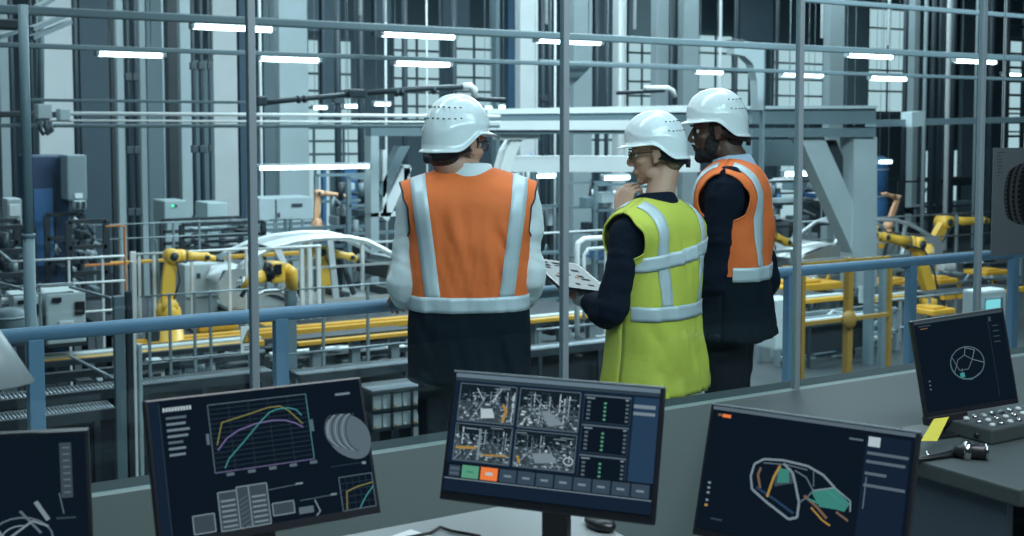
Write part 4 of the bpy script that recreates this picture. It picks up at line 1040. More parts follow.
tb = thing('corner_bracket', 'grey triangular bracket under the beam, right of the central glass bar', 'bracket', tuple(at(575,66,16.4)))
poly = [(at(px,py,16.4).x, at(px,py,16.4).z) for px,py in ((567,66),(592,66),(570,88),(567,88))]; MB().prism(poly,16.4,16.5).build('gusset', midg, tb)
beamx('overhead_beam', 540, 700, 61.5, 16.2, 4, .08, midg, 'short extra beam crossing behind the central glass bar', pref=540)
# curved bracket top right of the right helmet
cb = MB(); pp = [at(a,b,17) for a,b in ((734,54),(745,56),(753,64),(757,80),(758,110),(764,110),(764,60),(765,50),(734,48))]
solid(MB().prism([(p.x,p.z) for p in pp],17,17.2), 'curved_bracket', pale, 'pale curved bracket under the beam above the rightmost helmet', 'bracket')
vcol('steel_column', 759, 765, 42, 340, 17, .1, midg, 'slim grey column just right of the rightmost helmet', 'column')
beamx('motor_block', 733, 745, 43, 15.5, 8, .3, dark2, 'dark drive block on the beam above the rightmost helmet', 'box')
# black cable boom
bm_ = thing('cable_boom', 'black articulated cable boom with white elbow, crossing above the left man\'s helmet', 'boom', tuple(at(262,103,17)))
MB().tube([at(262,103,17),at(300,99,17),at(355,94,17)], .04, 8).build('rear_hose', dark, bm_)
MB().tube([at(368,93,17),at(420,88.5,17),at(466,87,17)], .045, 8).build('front_hose', dark, bm_)
MB().bbox(tuple(at(350,98,16.9)), tuple(V(at(366,89,16.9))+V((0,.25,0))), .03).build('joint_block', dark, bm_)
MB().tube([at(462,86.5,17),at(470,86,17),at(474,90,17),at(475,98,17)], .06, 10).build('elbow', white, bm_)
MB().bbox(tuple(at(257,106,16.9)), tuple(V(at(268,96,16.9))+V((0,.25,0))), .03).build('root_block', dark, bm_)
for p in (297,303,395,400,432): MB().cyl(at(p,99.5-(p-297)*.066,16.99), at(p+3,99.3-(p-297)*.066,16.99), .06, 8).build('hose_clip', dark, bm_)
b2 = thing('service_rod', 'dark rod ending in a white elbow pipe above the woman\'s helmet', 'pipe', tuple(at(617,93,17)))
MB().tube([at(617,93,17),at(664,90.5,17)], .035, 8).build('rod', dark, b2); MB().tube([at(645,88,17),at(668,88,17),at(673,91,17),at(675,97,17)], .045, 10).build('elbow', white, b2)
solid(MB().tube([at(474,99,17.5),at(505,100,17.5)],.04,8),'black_rod',dark,'short black rod right of the left man\'s helmet','rod')

# ---- tube lights
def lamp(px0, px1, py, Y, lab, hpx=5):
    x0, x1 = X_(px0,Y), X_(px1,Y); z = Z_(px0,py,Y); h = M_(px0,Y,hpx)
    t = thing('tube_light', lab, 'lamp', ((x0+x1)/2,Y,z))
    MB().bbox((x0,Y-.05,z+h*.35),(x1,Y+.10,z+h*.75),.02).build('housing', pale, t)
    MB().tube([(x0+.04,Y,z),(x1-.04,Y,z)], h*.45, 10).build('glowing_tube', lampE, t)
    for x in (x0+.02, x1-.02): MB().bbox((x-.025,Y-.08,z-h*.4),(x+.025,Y+.08,z+h*.5),.01).build('end_cap', galv, t)
    for x in (x0*.8+x1*.2, x0*.2+x1*.8): MB().cyl((x,Y,z+h*.7),(x,Y,9.2),.008,6).build('hanger_wire', galv, t)
for a in ((97,166,53.5,17,'tube light second from left, below the top beam, over the slate panel',6),(192,275,26,16,'tube light crossing behind the first thick glass bar, near the top',7),
          (258,321,58.5,18,'tube light just right of the first thick glass bar, on the second beam',6),(380,456,33.5,15.5,'large tube light above the left man\'s helmet, upper of two',7),(393,451,63,18,'tube light above the left man\'s helmet, lower of two',6),
          (535,601,39.5,16,'tube light crossing behind the central glass bar',7),(694,722,71,28,'short tube light above the rightmost helmet',6),(780,822,74,24,'tube light crossing behind the fourth glass bar',5),
          (845,891,55,22,'upper of the two tube lights right of the fourth glass bar',5),(868,905,78,25,'lower of the two tube lights right of the fourth glass bar',5),(952,994,60.5,22,'tube light crossing behind the last glass bar',4.5),
          (256,370,168,22,'very long tube light low behind the thick glass bar, under the white pipes',5),(530,556,176,27,'small tube light under the white girder left of the central glass bar',5),(602,630,178,27,'small tube light just left of the woman\'s face',5),
          (783,814,174,26,'small tube light under the deck beside the fourth glass bar',6),(843,857,162,27,'small tube light left of the gantry column',4),(877,892,162,27,'small tube light right of the gantry column',4),
          (312,328,107.5,32,'tiny far tube light, leftmost of three under the black boom',4),(343,359,106,32,'tiny far tube light, middle of three under the black boom',4),(373,391,104,32,'tiny far tube light, rightmost of three under the black boom',4),
          (483,492,108,32,'tiny far tube light just right of the left man\'s helmet',4),(497,505,107,32,'second tiny far tube light right of the left man\'s helmet',4),(1000,1030,74,32,'far tube light at the right picture edge',3)):
    lamp(*a[:5], a[5])
for p, y in ((385,22),(361,15),(546,24),(634,29),(820.5,38),(887,45)):
    x, Y = X_(p,20), 20; z = Z_(p,y,20)
    solid(MB().cyl((x,Y,z),(x,Y,9.2),.035,8), 'drop_rod', pale2, {385:'bright drop rod ending above the left man\'s tube lights',361:'short bright drop rod left of the left man\'s tube lights',546:'bright drop rod left of the central glass bar',634:'bright drop rod above the woman\'s helmet',820.5:'bright drop rod right of the fourth glass bar',887:'drop rod above the tube light pair at right'}[p], 'rod')

# ---- machines and cabinets on the left
def cabinet(name, label, px0, px1, py0, py1, Y, D, m, feats=(), cat='cabinet', base=None):
    xa, xb = X_(px0,Y), X_(px1,Y); z1, z0 = Z_(px0,py0,Y), (FZ if py1 is None else Z_(px0,py1,Y))
    t = thing(name, label, cat, ((xa+xb)/2, Y+D/2, z0))
    MB().bbox((xa,Y,z0),(xb,Y+D,z1),.03).build('housing', m, t)
    w, h = xb-xa, z1-z0
    for (kind, u0, v0, u1, v1, fm) in feats:
        MB().bbox((xa+u0*w,Y-.03,z1-v1*h),(xa+u1*w,Y+.01,z1-v0*h),.008).build(kind, fm, t)
    return t
cabinet('control_cabinet','dark navy machine enclosure with a lighter blue panel at far left',30,68,156,None,24,1.5,navyp,(('front_panel',.05,.15,.55,.5,bluep),('door_frame',.60,.08,.66,.55,dark2)),'machine')
cabinet('switch_cabinet','grey hanging cabinet attached to the dark navy machine',66,86,155,201,23.4,1,mat('mid_grey_cabinet',(.20,.27,.30),.5),(('label_plate',.35,.84,.75,.95,pale2),))
cabinet('control_unit','small grey unit with pale plate at the far left edge',5,20,199,228,23,.6,pale,(('label_plate',.15,.2,.85,.6,pale2),('display',.2,.7,.5,.85,dark)))
cabinet('camera_head','small pair of grey sockets under the hanging cabinet',73,85,201,210,23.2,.5,pale,(('socket',.1,.1,.4,.9,dark),('socket',.6,.1,.9,.9,dark)),'device')
cabinet('control_cabinet','tall grey cabinet with green indicator light at the foot of the pale column',163,186,201,None,28,1,mat('grey_cabinet',(.27,.36,.38),.5),(('indicator',.30,.03,.42,.05,greenE),('lamp_black',.46,.03,.56,.05,dark),('handle',.05,.16,.1,.22,dark)))
cabinet('control_cabinet','tall plain grey cabinet under the triple dark pipes',206,226,203,None,28,1,mat('grey_cabinet_b',(.32,.42,.44),.5),(('handle',.05,.16,.1,.22,dark),))
cabinet('control_cabinet','wide pale cabinet with centre split right of the first thick glass bar',258,312,198,None,30,1,pale,(('door_gap',.30,.02,.32,.98,dark),('handle',.34,.14,.38,.18,dark),('vent_grille',.6,.06,.8,.09,dark)))
cabinet('robot_controller','light grey controller cabinet behind the left yellow robot arm',182,216,265,330,20.3,.6,cabin,(('rotary_switch',.36,.14,.46,.22,dark),('door_seam',.02,.5,.98,.52,midg)))
for i,(a,b,c,d) in enumerate(((9,38,297,345),(42,82,294,349))):
    cabinet('robot_controller',('light grey controller cabinet with black handles, left of its twin','light grey controller cabinet with black handles, right of its twin')[i],a,b,c,d,16.6,.7,cabin,
      (('handle',.15,.08,.38,.17,blackp),('vent_window',.72,.18,.97,.42,blackp),('drawer',.3,.52,.68,.8,pale2),('display',.36,.56,.6,.74,midg),('foot_plinth',.0,.92,1,.999,dark2)))
cabinet('pallet_unit','grey low unit at the left edge below the twin controllers',-6,6,300,345,17,.5,cabin,(('panel',.1,.1,.9,.4,midg),))
for i,(a,b) in enumerate(((146,161),(164,178),(180,194))):
    cabinet('terminal_box',('pale grey terminal box, leftmost of three under the yellow beam','mid grey terminal box, middle of three under the yellow beam','mid grey terminal box, rightmost of three under the yellow beam')[i],a,b,362-i*.5,381-i,15.6,.3,(cabin,midg,midg)[i],(('switch',.15,.15,.8,.35,midg),('plate',.2,.65,.7,.8,dark2)),'box')
tk = thing('storage_drum','grey round topped drum at the far left behind the rail','drum',(X_(4,13.5),13.5,Z_(4,345,13.5)))
MB().loft([[V((X_(4,13.5)+r*cos(2*pi*k/24),13.5+r*sin(2*pi*k/24),z)) for k in range(24)] for r,z in ((.17,Z_(4,345,13.5)),(.17,Z_(4,316,13.5)),(.15,Z_(4,311,13.5)),(.06,Z_(4,308,13.5)))]).build('shell', midg, tk)
MB().tube([(X_(4,13.5)+.175*cos(2*pi*k/24),13.5+.175*sin(2*pi*k/24),Z_(4,317,13.5)) for k in range(25)],.012,6).build('rim', pale, tk)
# blue tank at the right and blue machine near the centre
bt = thing('storage_tank','blue cylindrical tank behind the gantry column at right','tank',(X_(892,30),31,FZ))
MB().loft([[V((X_(892,30)+r*cos(2*pi*k/32),31+r*sin(2*pi*k/32),z)) for k in range(32)] for r,z in ((.65,FZ),(.65,Z_(892,198,30)),(.60,Z_(892,197,30)),(.60,Z_(892,193,30)),(.65,Z_(892,192,30)),(.65,Z_(892,160,30)),(.5,Z_(892,157,30)))]).build('shell', bluep, bt)
for y in (170,197): MB().tube([(X_(892,30)+.66*cos(2*pi*k/32),31+.66*sin(2*pi*k/32),Z_(892,y,30)) for k in range(33)],.03,6).build('band', pale, bt)
vcol('sliding_gate', 342, 356, 168, 245, 34, .2, bluep, 'tall blue machine panel left of the white braced frame', 'panel')
vcol('sliding_gate', 320, 326, 168, 245, 34, .2, bluep, 'narrow blue machine panel left of the wider blue one', 'panel')

# ---- fences and handrails
def fence(label, px0, px1, Y, rails, posts, m, r=2.2, pm=None, pw=3, name='safety_railing', base=None, cat='railing'):
    """rails: list of (py at px0); posts: list of px or (px, top py)"""
    t = thing(name, label, cat, ((X_(px0,Y)+X_(px1,Y))/2, Y, FZ if base is None else base))
    for y in rails:
        z = Z_(px0,y,Y); MB().tube([(X_(px0,Y),Y,z),(X_(px1,Y),Y,z)], M_(px0,Y,r)/2, 8).build('rail', m, t)
    zt = Z_(px0, min(rails), Y); zb = FZ if base is None else base
    for p in posts:
        w = M_(p,Y,pw)/2; x = X_(p,Y); MB().bbox((x-w,Y+.0,zb),(x+w,Y+2*w,zt+.02),.01).build('post', pm or m, t)
    return t
fence('far thin grey railing at left, upper one along the cabinets',29,250,24.3,[228,243,],[55,62,92,118,152,172,198],galv,1.4,pw=2.4)
fence('bright white topped railing at left in front of the dark machine',5,122,18.5,[262,288,318],[66,100],pale2,2.4,pw=2.4)
fence('white topped railing at left centre behind the yellow robot arm',134,250,18.9,[254.5],[137,152,190,228,245],pale2,2.6,pw=3,base=PLZ+.01)
fence('white topped railing right of the first thick glass bar',258,320,19.0,[249],[301,309,318],pale2,2.8,pw=4,base=PLZ+.01)
fence('white topped railing beside the left man\'s elbow',360,620,20.4,[243],[362,608],pale2,2.4,pw=3.5)
fence('thin grey railing in front of the wide pale cabinet',258,312,27,[221,232],[274,302],galv,1.3,pw=2)
fence('low front railing under the yellow robot arm',137,262,14.6,[297,363],[146,167,192,208,247],galv,2,pw=3)
fence('low front railing with thin posts beside the left man',262,412,15,[292,357],[322,367],galv,2,pw=3)
fence('stair side railing at the far left edge',-10,70,15.4,[288,297],[21,36,-4],galv,1.8,pw=2.5)
fence('grey railing at right, behind the yellow robot pair',800,1000,26,[222,246],[805,812,900,960,985],galv,1.8,pw=2.6)
fence('front grey railing under the right blue guard rail',880,1010,18,[301,330],[905,934,960,1004],galv,2.2,pw=2.6)
fence('low grey railing right of the central glass bar',537,600,17,[330,352],[540,571],galv,2.6,pw=3.5)
# sloping stair handrails at left going away from us
for i,(a,b) in enumerate((((70,287),(110,298)),((70,356),(112,378)),((0,283),(22,289)),((0,252),(10,261)))):
    p = at(*a,15.6); q = at(*b,13.2)
    solid(MB().tube([p,(q.x,q.y,p.z)] if False else [p,q],.02,8),'handrail',galv,('upper side handrail joining the dark twin post','lower side handrail joining the dark twin post','short handrail stub at the left edge, lower','short handrail stub at the left edge, upper')[i],'handrail')
# thick dark twin post
tp = thing('twin_stanchion','thick dark twin post with bright strips standing before the yellow beam','post',(X_(125,13.2),13.2,FZ))
for a,b,y,m in ((110.5,121,297,midg),(123,128,292,dark2),(129,132,262,pale2),(134,138,345,pale)):
    xa,xb = X_(a,13.2),X_(b,13.2); MB().bbox((xa,13.2,FZ),(xb,13.3,Z_(a,y,13.2)),.008).build('profile', m, tp)
MB().bbox((X_(108,13.2),13.1,FZ),(X_(141,13.2),13.4,FZ+.03),.005).build('base_plate', midg, tp)
for a,b,y,lab in ((127,134,252,'bright slim post above the thick dark twin post'),(152,156,240,'slim grey post behind the left yellow robot'),(121,123.5,226,'orange brown slim post at left centre')):
    vcol('stanchion', a, b, y, None, 18.9, .06, orangep if a == 121 else pale2 if a==127 else midg, lab, 'post')
beamx('orange_bar',104,122,226.5,19,1.6,.05,orangep,'short orange brown bar at the top of the orange brown post','bar')
beamx('orange_bar',82,122,266,21,2,.1,orangep,'long rusty orange bar low beside the orange brown post','bar')
beamx('guide_track',104,163,264,22,3,.12,gold,'yellow rail left of the left yellow robot, behind the railing','rail')
beamx('guide_track',214,318,258,22,4,.12,gold,'long yellow rail behind the white railing at left centre','rail')
# dark pedestal post with robot head
vcol('pedestal', 282, 295, 289, None, 15.2, .12, mull, 'dark double profile pedestal below the black and yellow robot head', 'post')
fence('dark slim double posts right of the first thick glass bar',268,300,24,[220],[285,290],mull,1,pm=mull,pw=3,name='fence')

# ---- raised line platforms
def platform(label, px0, px1, pyt, Yf, Yb, m1, m2, hp=6, hp2=7, legs=()):
    xa, xb = X_(px0,Yf), X_(px1,Yf); z = Z_(px0,pyt,Yf); h1 = M_(px0,Yf,hp); h2 = M_(px0,Yf,hp2)
    t = thing('conveyor_platform', label, 'platform', ((xa+xb)/2,(Yf+Yb)/2,FZ))
    MB().bbox((xa,Yf,z-h1),(xb,Yf+.12,z),.01).build('edge_beam', m1, t)
    MB().bbox((xa,Yf+.13,z-h1),(xb,Yf+.30,z+h2*.3),.01).build('side_channel', m2, t)
    MB().bbox((xa,Yf+.31,z-h1*.9),(xb,Yb,z-.02),.01).build('deck', dark2, t)
    for p in legs:
        x = X_(p,Yf); MB().bbox((x-.07,Yf+.2,FZ),(x+.07,Yf+.34,z-h1),.01).build('leg', galv, t)
    return t
platform('long raised platform with yellow front beam under the left robots',36,262,362,16.6,17.3,gold,cabin,6,9,(60,100,140,200,226,250))
platform('raised gold platform carrying the left yellow robot and car body',128,452,345,18.2,23.5,gold,gold,7,6,(150,235,300,340,380,420))
platform('dark and yellow conveyor right of the first thick glass bar',296,416,343,16.4,17.2,gold,dark2,4,8,(320,360,400))
platform('yellow edged platform between the left man and the woman',530,612,320,17.5,19.5,gold,cabin,4,6,(545,570,600))
platform('yellow edged platform behind the ochre frame at right',806,852,300,18,20,gold,cabin,4,6,(812,832,848))
platform('yellow edged platform right of the gantry column',878,932,298,19,21.5,gold,cabin,5,5,(885,905,925))
platform('yellow edged platform beside the small square monitor',948,1030,295,18,18.9,gold,dark2,5,5,(955,980,1010))
for a,b,y,Y,h,lab in ((783,846,289,19.6,11,'lumpy gold robot base plate left of the gantry column'),(880,922,284,21.6,6,'gold machine base right of the gantry column'),(943,962,281,21,7,'small gold block behind the right railing'),
                 (937,960,312,17.5,8,'gold block low behind the small square monitor'),(990,1014,273,22,6,'orange gold block at the far right'),(196,236,328,18.6,11,'gold robot base block left of the warning sign'),(255,300,332,18.8,10,'gold base block behind the thick glass bar')):
    xa,xb = X_(a,Y),X_(b,Y); z = Z_(a,y,Y); hh = M_(a,Y,h)
    t = thing('equipment_plinth', lab, 'machine base', ((xa+xb)/2,Y,z-hh/2))
    MB().bbox((xa,Y,z-hh/2),(xb,Y+.8,z+hh*.2),.03).build('plinth', gold, t)
    MB().bbox((xa+(xb-xa)*.2,Y+.1,z+hh*.2),(xa+(xb-xa)*.7,Y+.6,z+hh*.5),.03).build('raised_block', gold, t)

# ---- roller conveyors (white rollers)
def rollers(label, px0, px1, py, Yf, Yb, n, legs=()):
    xa, xb = X_(px0,Yf), X_(px1,Yf); z = Z_(px0,py,Yf)
    Yb = Yf+.35
    t = thing('roller_conveyor', label, 'conveyor', ((xa+xb)/2,(Yf+Yb)/2,FZ))
    for Y in (Yf, Yb): MB().bbox((xa,Y-.03,z-.12),(xb,Y+.03,z+.0),.008).build('side_beam', dark2, t)
    MB().box((xa+.05,Yf+.12,FZ+.25),(xb-.05,Yf+.15,z-.13)).build('shade_sheet', mat('near_black_shade',(.012,.018,.024),.6), t)  # added near-black sheet standing in for the shade under the rollers
    for i in range(n):
        x = xa+(xb-xa)*(i+.5)/n; MB().cyl((x,Yf+.03,z-.01),(x,Yb-.03,z-.01),min(.03,(xb-xa)/n*.36),8).build('roller', rollm, t)
    for p in legs:
        x = X_(p,Yf)
        for Y in (Yf,Yb): MB().bbox((x-.03,Y-.03,FZ),(x+.03,Y+.03,z-.12),.006).build('leg', dark2, t)
    return t
rollers('roller conveyor at the left below the yellow beam',-20,270,402,14.2,15.4,70,(0,60,140,200,260))
rollers('second roller conveyor closer to us at the far left',-30,110,424,12.6,13.4,36,(-10,40,90))
rollers('roller conveyor low beside the left man, under the dark and yellow conveyor',296,416,375,14.6,15.6,40,(300,350,405))
rollers('roller conveyor between the left man and the woman',530,612,350,15.5,17,24,(540,600))
rollers('roller conveyor behind the ochre frame',806,880,322,16.9,19.6,24,(812,870))
# crate rack
cr = thing('bin_rack','rack of small grey bins with orange labels beside the left man\'s legs','rack',(X_(400,11),11,FZ))
xa,xb = X_(370,11),X_(431,11); zt = Z_(370,394,11); zb = Z_(370,432,11)
MB().bbox((xa,11.3,zb),(xb,11.34,zt),.005).build('back_panel', dark2, cr)
for i in range(4): x = xa+(xb-xa)*i/3; MB().box((x-.012,11,FZ),(x+.012,11.3,zt)).build('divider', dark2, cr)
for z in (zb,(zb+zt)/2,zt-.01): MB().box((xa,11,z-.012),(xb,11.3,z+.012)).build('shelf', dark2, cr)
for i in range(22):
    x = xa+(xb-xa)*(i+.5)/22; MB().cyl((x,11.0,zt+.02),(x,11.4,zt+.02),.011,8).build('roller', rollm, cr)
om = mat('bin_orange_label', (.6,.3,.06), .5)
k = 0
for i in range(3):
    for j in range(2):
        for h in range(2):
            cw = (xb-xa)/3; x0_ = xa+cw*i+.02+h*cw*.47; x1_ = x0_+cw*.42; z0_ = zb+.014+(zt-zb)/2*j; z1_ = z0_+(zt-zb)*.38
            b = thing('storage_bin','light grey storage bin in the rack beside the left man\'s legs','bin',((x0_+x1_)/2,11.1,z0_),0,'bins in the rack')
            MB().bbox((x0_,11.02,z0_),(x1_,11.26,z1_),.01).build('body', cabin, b)
            MB().bbox((x0_+.012,11.012,z0_+.01),(x0_+.035,11.022,z0_+.03),.002).build('label_card', om if h==0 else pale2, b)

# ---- warning sign on fence, notice on column
def sign(label, px0, px1, py0, py1, Y, tri=True):
    x0,x1,z1,z0 = X_(px0,Y),X_(px1,Y),Z_(px0,py0,Y),Z_(px0,py1,Y); t = thing('warning_sign' if tri else 'notice_plate', label, 'sign', ((x0+x1)/2,Y,z0))
    MB().bbox((x0,Y,z0),(x1,Y+.015,z1),.004).build('plate', white if tri else cabin, t)
    if tri:
        cx_, w_ = (x0+x1)/2, (x1-x0)*.42; zb_ = z0+(z1-z0)*.38; zt_ = z1-(z1-z0)*.10
        MB().prism([(cx_-w_,zb_),(cx_+w_,zb_),(cx_,zt_)],Y-.006,Y-.001).build('triangle', dark, t)
        MB().prism([(cx_-w_*.80,zb_+.012),(cx_+w_*.80,zb_+.012),(cx_,zt_-.025)],Y-.010,Y-.0065).build('triangle_fill', gold, t)
        MB().box((cx_-w_*.07,Y-.013,zb_+(zt_-zb_)*.3),(cx_+w_*.07,Y-.0105,zb_+(zt_-zb_)*.68)).build('exclamation_bar', dark, t)
        MB().box((cx_-w_*.07,Y-.013,zb_+(zt_-zb_)*.13),(cx_+w_*.07,Y-.0105,zb_+(zt_-zb_)*.22)).build('exclamation_dot', dark, t)
        for j in range(2): MB().box((x0+(x1-x0)*.2,Y-.004,z0+(z1-z0)*(.12+.10*j)),(x1-(x1-x0)*.2,Y-.0005,z0+(z1-z0)*(.16+.10*j))).build('text_line', dark, t)
    else:
        for j in range(3): MB().box((x0+(x1-x0)*.15,Y-.004,z0+(z1-z0)*(.3+.2*j)),(x1-(x1-x0)*(.2+.1*j),Y-.0005,z0+(z1-z0)*(.35+.2*j))).build('text_line', midg, t)
sign('white sign with yellow warning triangle left of the first thick glass bar', 238, 253, 327, 354, 14.4)
sign('pale notice plate on the gantry column', 862, 878, 286, 303, 17.5, False)

# ---- ochre frame fence at right
of = thing('safety_fence','ochre yellow framed fence panels standing behind the right guard rail','fence',(X_(845,13.8),13.8,FZ))
Yo = 13.8
def obar(a, b, w): 
    p, q = at(*a,Yo), at(*b,Yo)
    if abs(a[0]-b[0]) < 3: q.x = p.x
    else: q.z = p.z
    return MB().beam(p, q, M_(a[0],Yo,w), M_(a[0],Yo,w))
obar((803,262),(803,392),4.5).build('post', ochre, of); obar((849,258),(849,380),7).build('post', ochre, of); obar((890,262),(890,374),4).build('post', ochre, of)
obar((803,264),(890,259),3).build('top_bar', ochre, of); obar((803,324),(890,317),4).build('middle_bar', ochre, of); obar((803,384),(890,374),3).build('bottom_bar', ochre, of)
MB().ell(tuple(at(849,320,Yo-.05)), (.16,.08,.16), 14, 8).build('hub', ochre, of)
vcol('stanchion', 881, 890, 268, None, 14.3, .1, mull, 'dark grey post right beside the ochre frame', 'post')
vcol('stanchion', 866, 878, 258, 390, 16.5, .2, midg, 'grey blocky pillar casing behind the ochre frame', 'post')

# ---- HMI panel at the right edge
hm = cabinet('operator_terminal','grey operator panel with glowing cyan screen at the right',983,1011,291,345,9.5,.25,cabin,(('screen_frame',.22,.14,.80,.50,midg),),'panel')
hx0,hx1 = X_(992,9.44),X_(1006,9.44); MB().bbox((hx0,9.455,Z_(992,311,9.44)),(hx1,9.468,Z_(992,300,9.44)),.002).build('screen', scrE, hm)
MB().box((X_(995,9.6),9.6,FZ),(X_(1001,9.6),9.7,Z_(992,345,9.5))).build('stand', midg, hm)
# white bent-tube frame behind the woman
wf = thing('tubular_stand','white bent tube frame just left of the woman in the yellow vest','frame',(X_(590,16),16,FZ))
MB().tube([at(577,340,16),at(577,250,16),at(578,243,16),at(584,239,16),at(620,237,16)],.045,10).build('outer_tube', white, wf)
MB().tube([at(584,320,16.1),at(584,255,16.1),at(588,249,16.1),at(620,247,16.1)],.03,10).build('inner_tube', pale2, wf)
cabinet('wall_unit','white machine panel left of the legs of the right man',778,800,300,350,16,.5,cabin,(('button',.35,.3,.55,.42,dark),),'panel')

# ---- generic cluttered machine frames (named by place)
R = random.Random(11)
def rack(label, px0, px1, py0, py1, Y, D, m, n, pal, name='machine_frame'):
    xa,xb = X_(px0,Y),X_(px1,Y); z1,z0 = Z_(px0,py0,Y),Z_(px0,py1,Y)
    t = thing(name, label, 'machine', ((xa+xb)/2,Y+D/2,z0))
    f = MB(); w = .05
    for x in (xa,xb):
        for y in (Y,Y+D): f.box((x-w,y-w,FZ),(x+w,y+w,z1))
    for k in range(4):
        z = z0+(z1-z0)*k/3; f.box((xa,Y-w,z-w*.7),(xb,Y+w,z+w*.7)); f.box((xa,Y+D-w,z-w*.7),(xb,Y+D+w,z+w*.7))
    f.build('frame', m, t)
    for k in range(n):
        a, c = xa+(xb-xa)*R.random()*.9, z0+(z1-z0)*R.random()*.9; ww = (xb-xa)*(.06+.22*R.random()); hh = (z1-z0)*(.03+.12*R.random()); y = Y+D*R.random()*.7
        mm = R.choice(pal)
        if R.random() < .55: MB().bbox((a,y,c),(min(a+ww,xb),y+D*.25,c+hh),.02).build('unit', mm, t)
        elif R.random() < .6: MB().tube([(a,y,c),(a+ww*.4,y,c+hh*1.5),(min(a+ww*1.3,xb),y,c+hh*.4)],.04,6).build('hose', mm, t)
        else: MB().cyl((a,y,c),(a,y,min(c+hh*2.2,z1)),.07,8).build('cylinder', mm, t)
    return t
P1 = [pale,pale2,dark2,midg,galv,white,dark,bluep]; P2 = [pale,dark2,midg,galv,dark,dark2,dark]; P3 = [gold,galv,dark2,pale,midg,white]
rack('cluttered dark machine behind the long low tube light, left of the left man',348,400,178,262,26,2,midg,26,P2)
rack('tall cluttered rack left of the central glass bar',533,560,160,300,24,1.5,midg,26,P1)
rack('grey machine rack right of the central glass bar',596,640,185,262,28,1.5,midg,16,P1)
rack('dark cluttered machine behind the fourth glass bar',768,846,182,250,27,2,dark2,44,P1)
rack('machine with white and yellow units behind the ochre frame',800,856,262,360,20,2,galv,34,P3)
rack('machine frame right of the gantry column below the guard rail',880,935,262,345,22.5,.8,galv,30,P3)
rack('machine frame behind the small square monitor',935,1024,262,330,23,1.2,galv,30,P3)
rack('dark machine frame at left behind the white topped railing',66,104,222,300,21.6,2,dark2,24,P2)
rack('dark machine frame under the long tube light',180,262,225,262,24.8,1.5,dark2,18,P2)
rack('dark low machinery below the yellow beam at left',30,262,378,430,15.6,.8,dark2,36,P2)
rack('low machinery under the gold platform beside the left man',262,420,350,392,17.35,.7,dark2,30,P1)
rack('low white and blue machinery between the left man and the woman',530,612,325,385,18,1.5,pale,26,P1)
rack('small machines behind the car body at left centre',220,345,232,262,26.6,1.5,midg,20,P1)
rack('low machinery left of the gantry column, behind the ochre frame',780,900,322,392,17.35,.5,galv,30,P1)
rack('dark tall machinery at the right behind the yellow robot pair',900,1000,182,262,33,2,dark2,20,P2)
rack('machinery at the far left edge behind the drum',-10,30,228,300,20,1.5,dark2,18,P2)

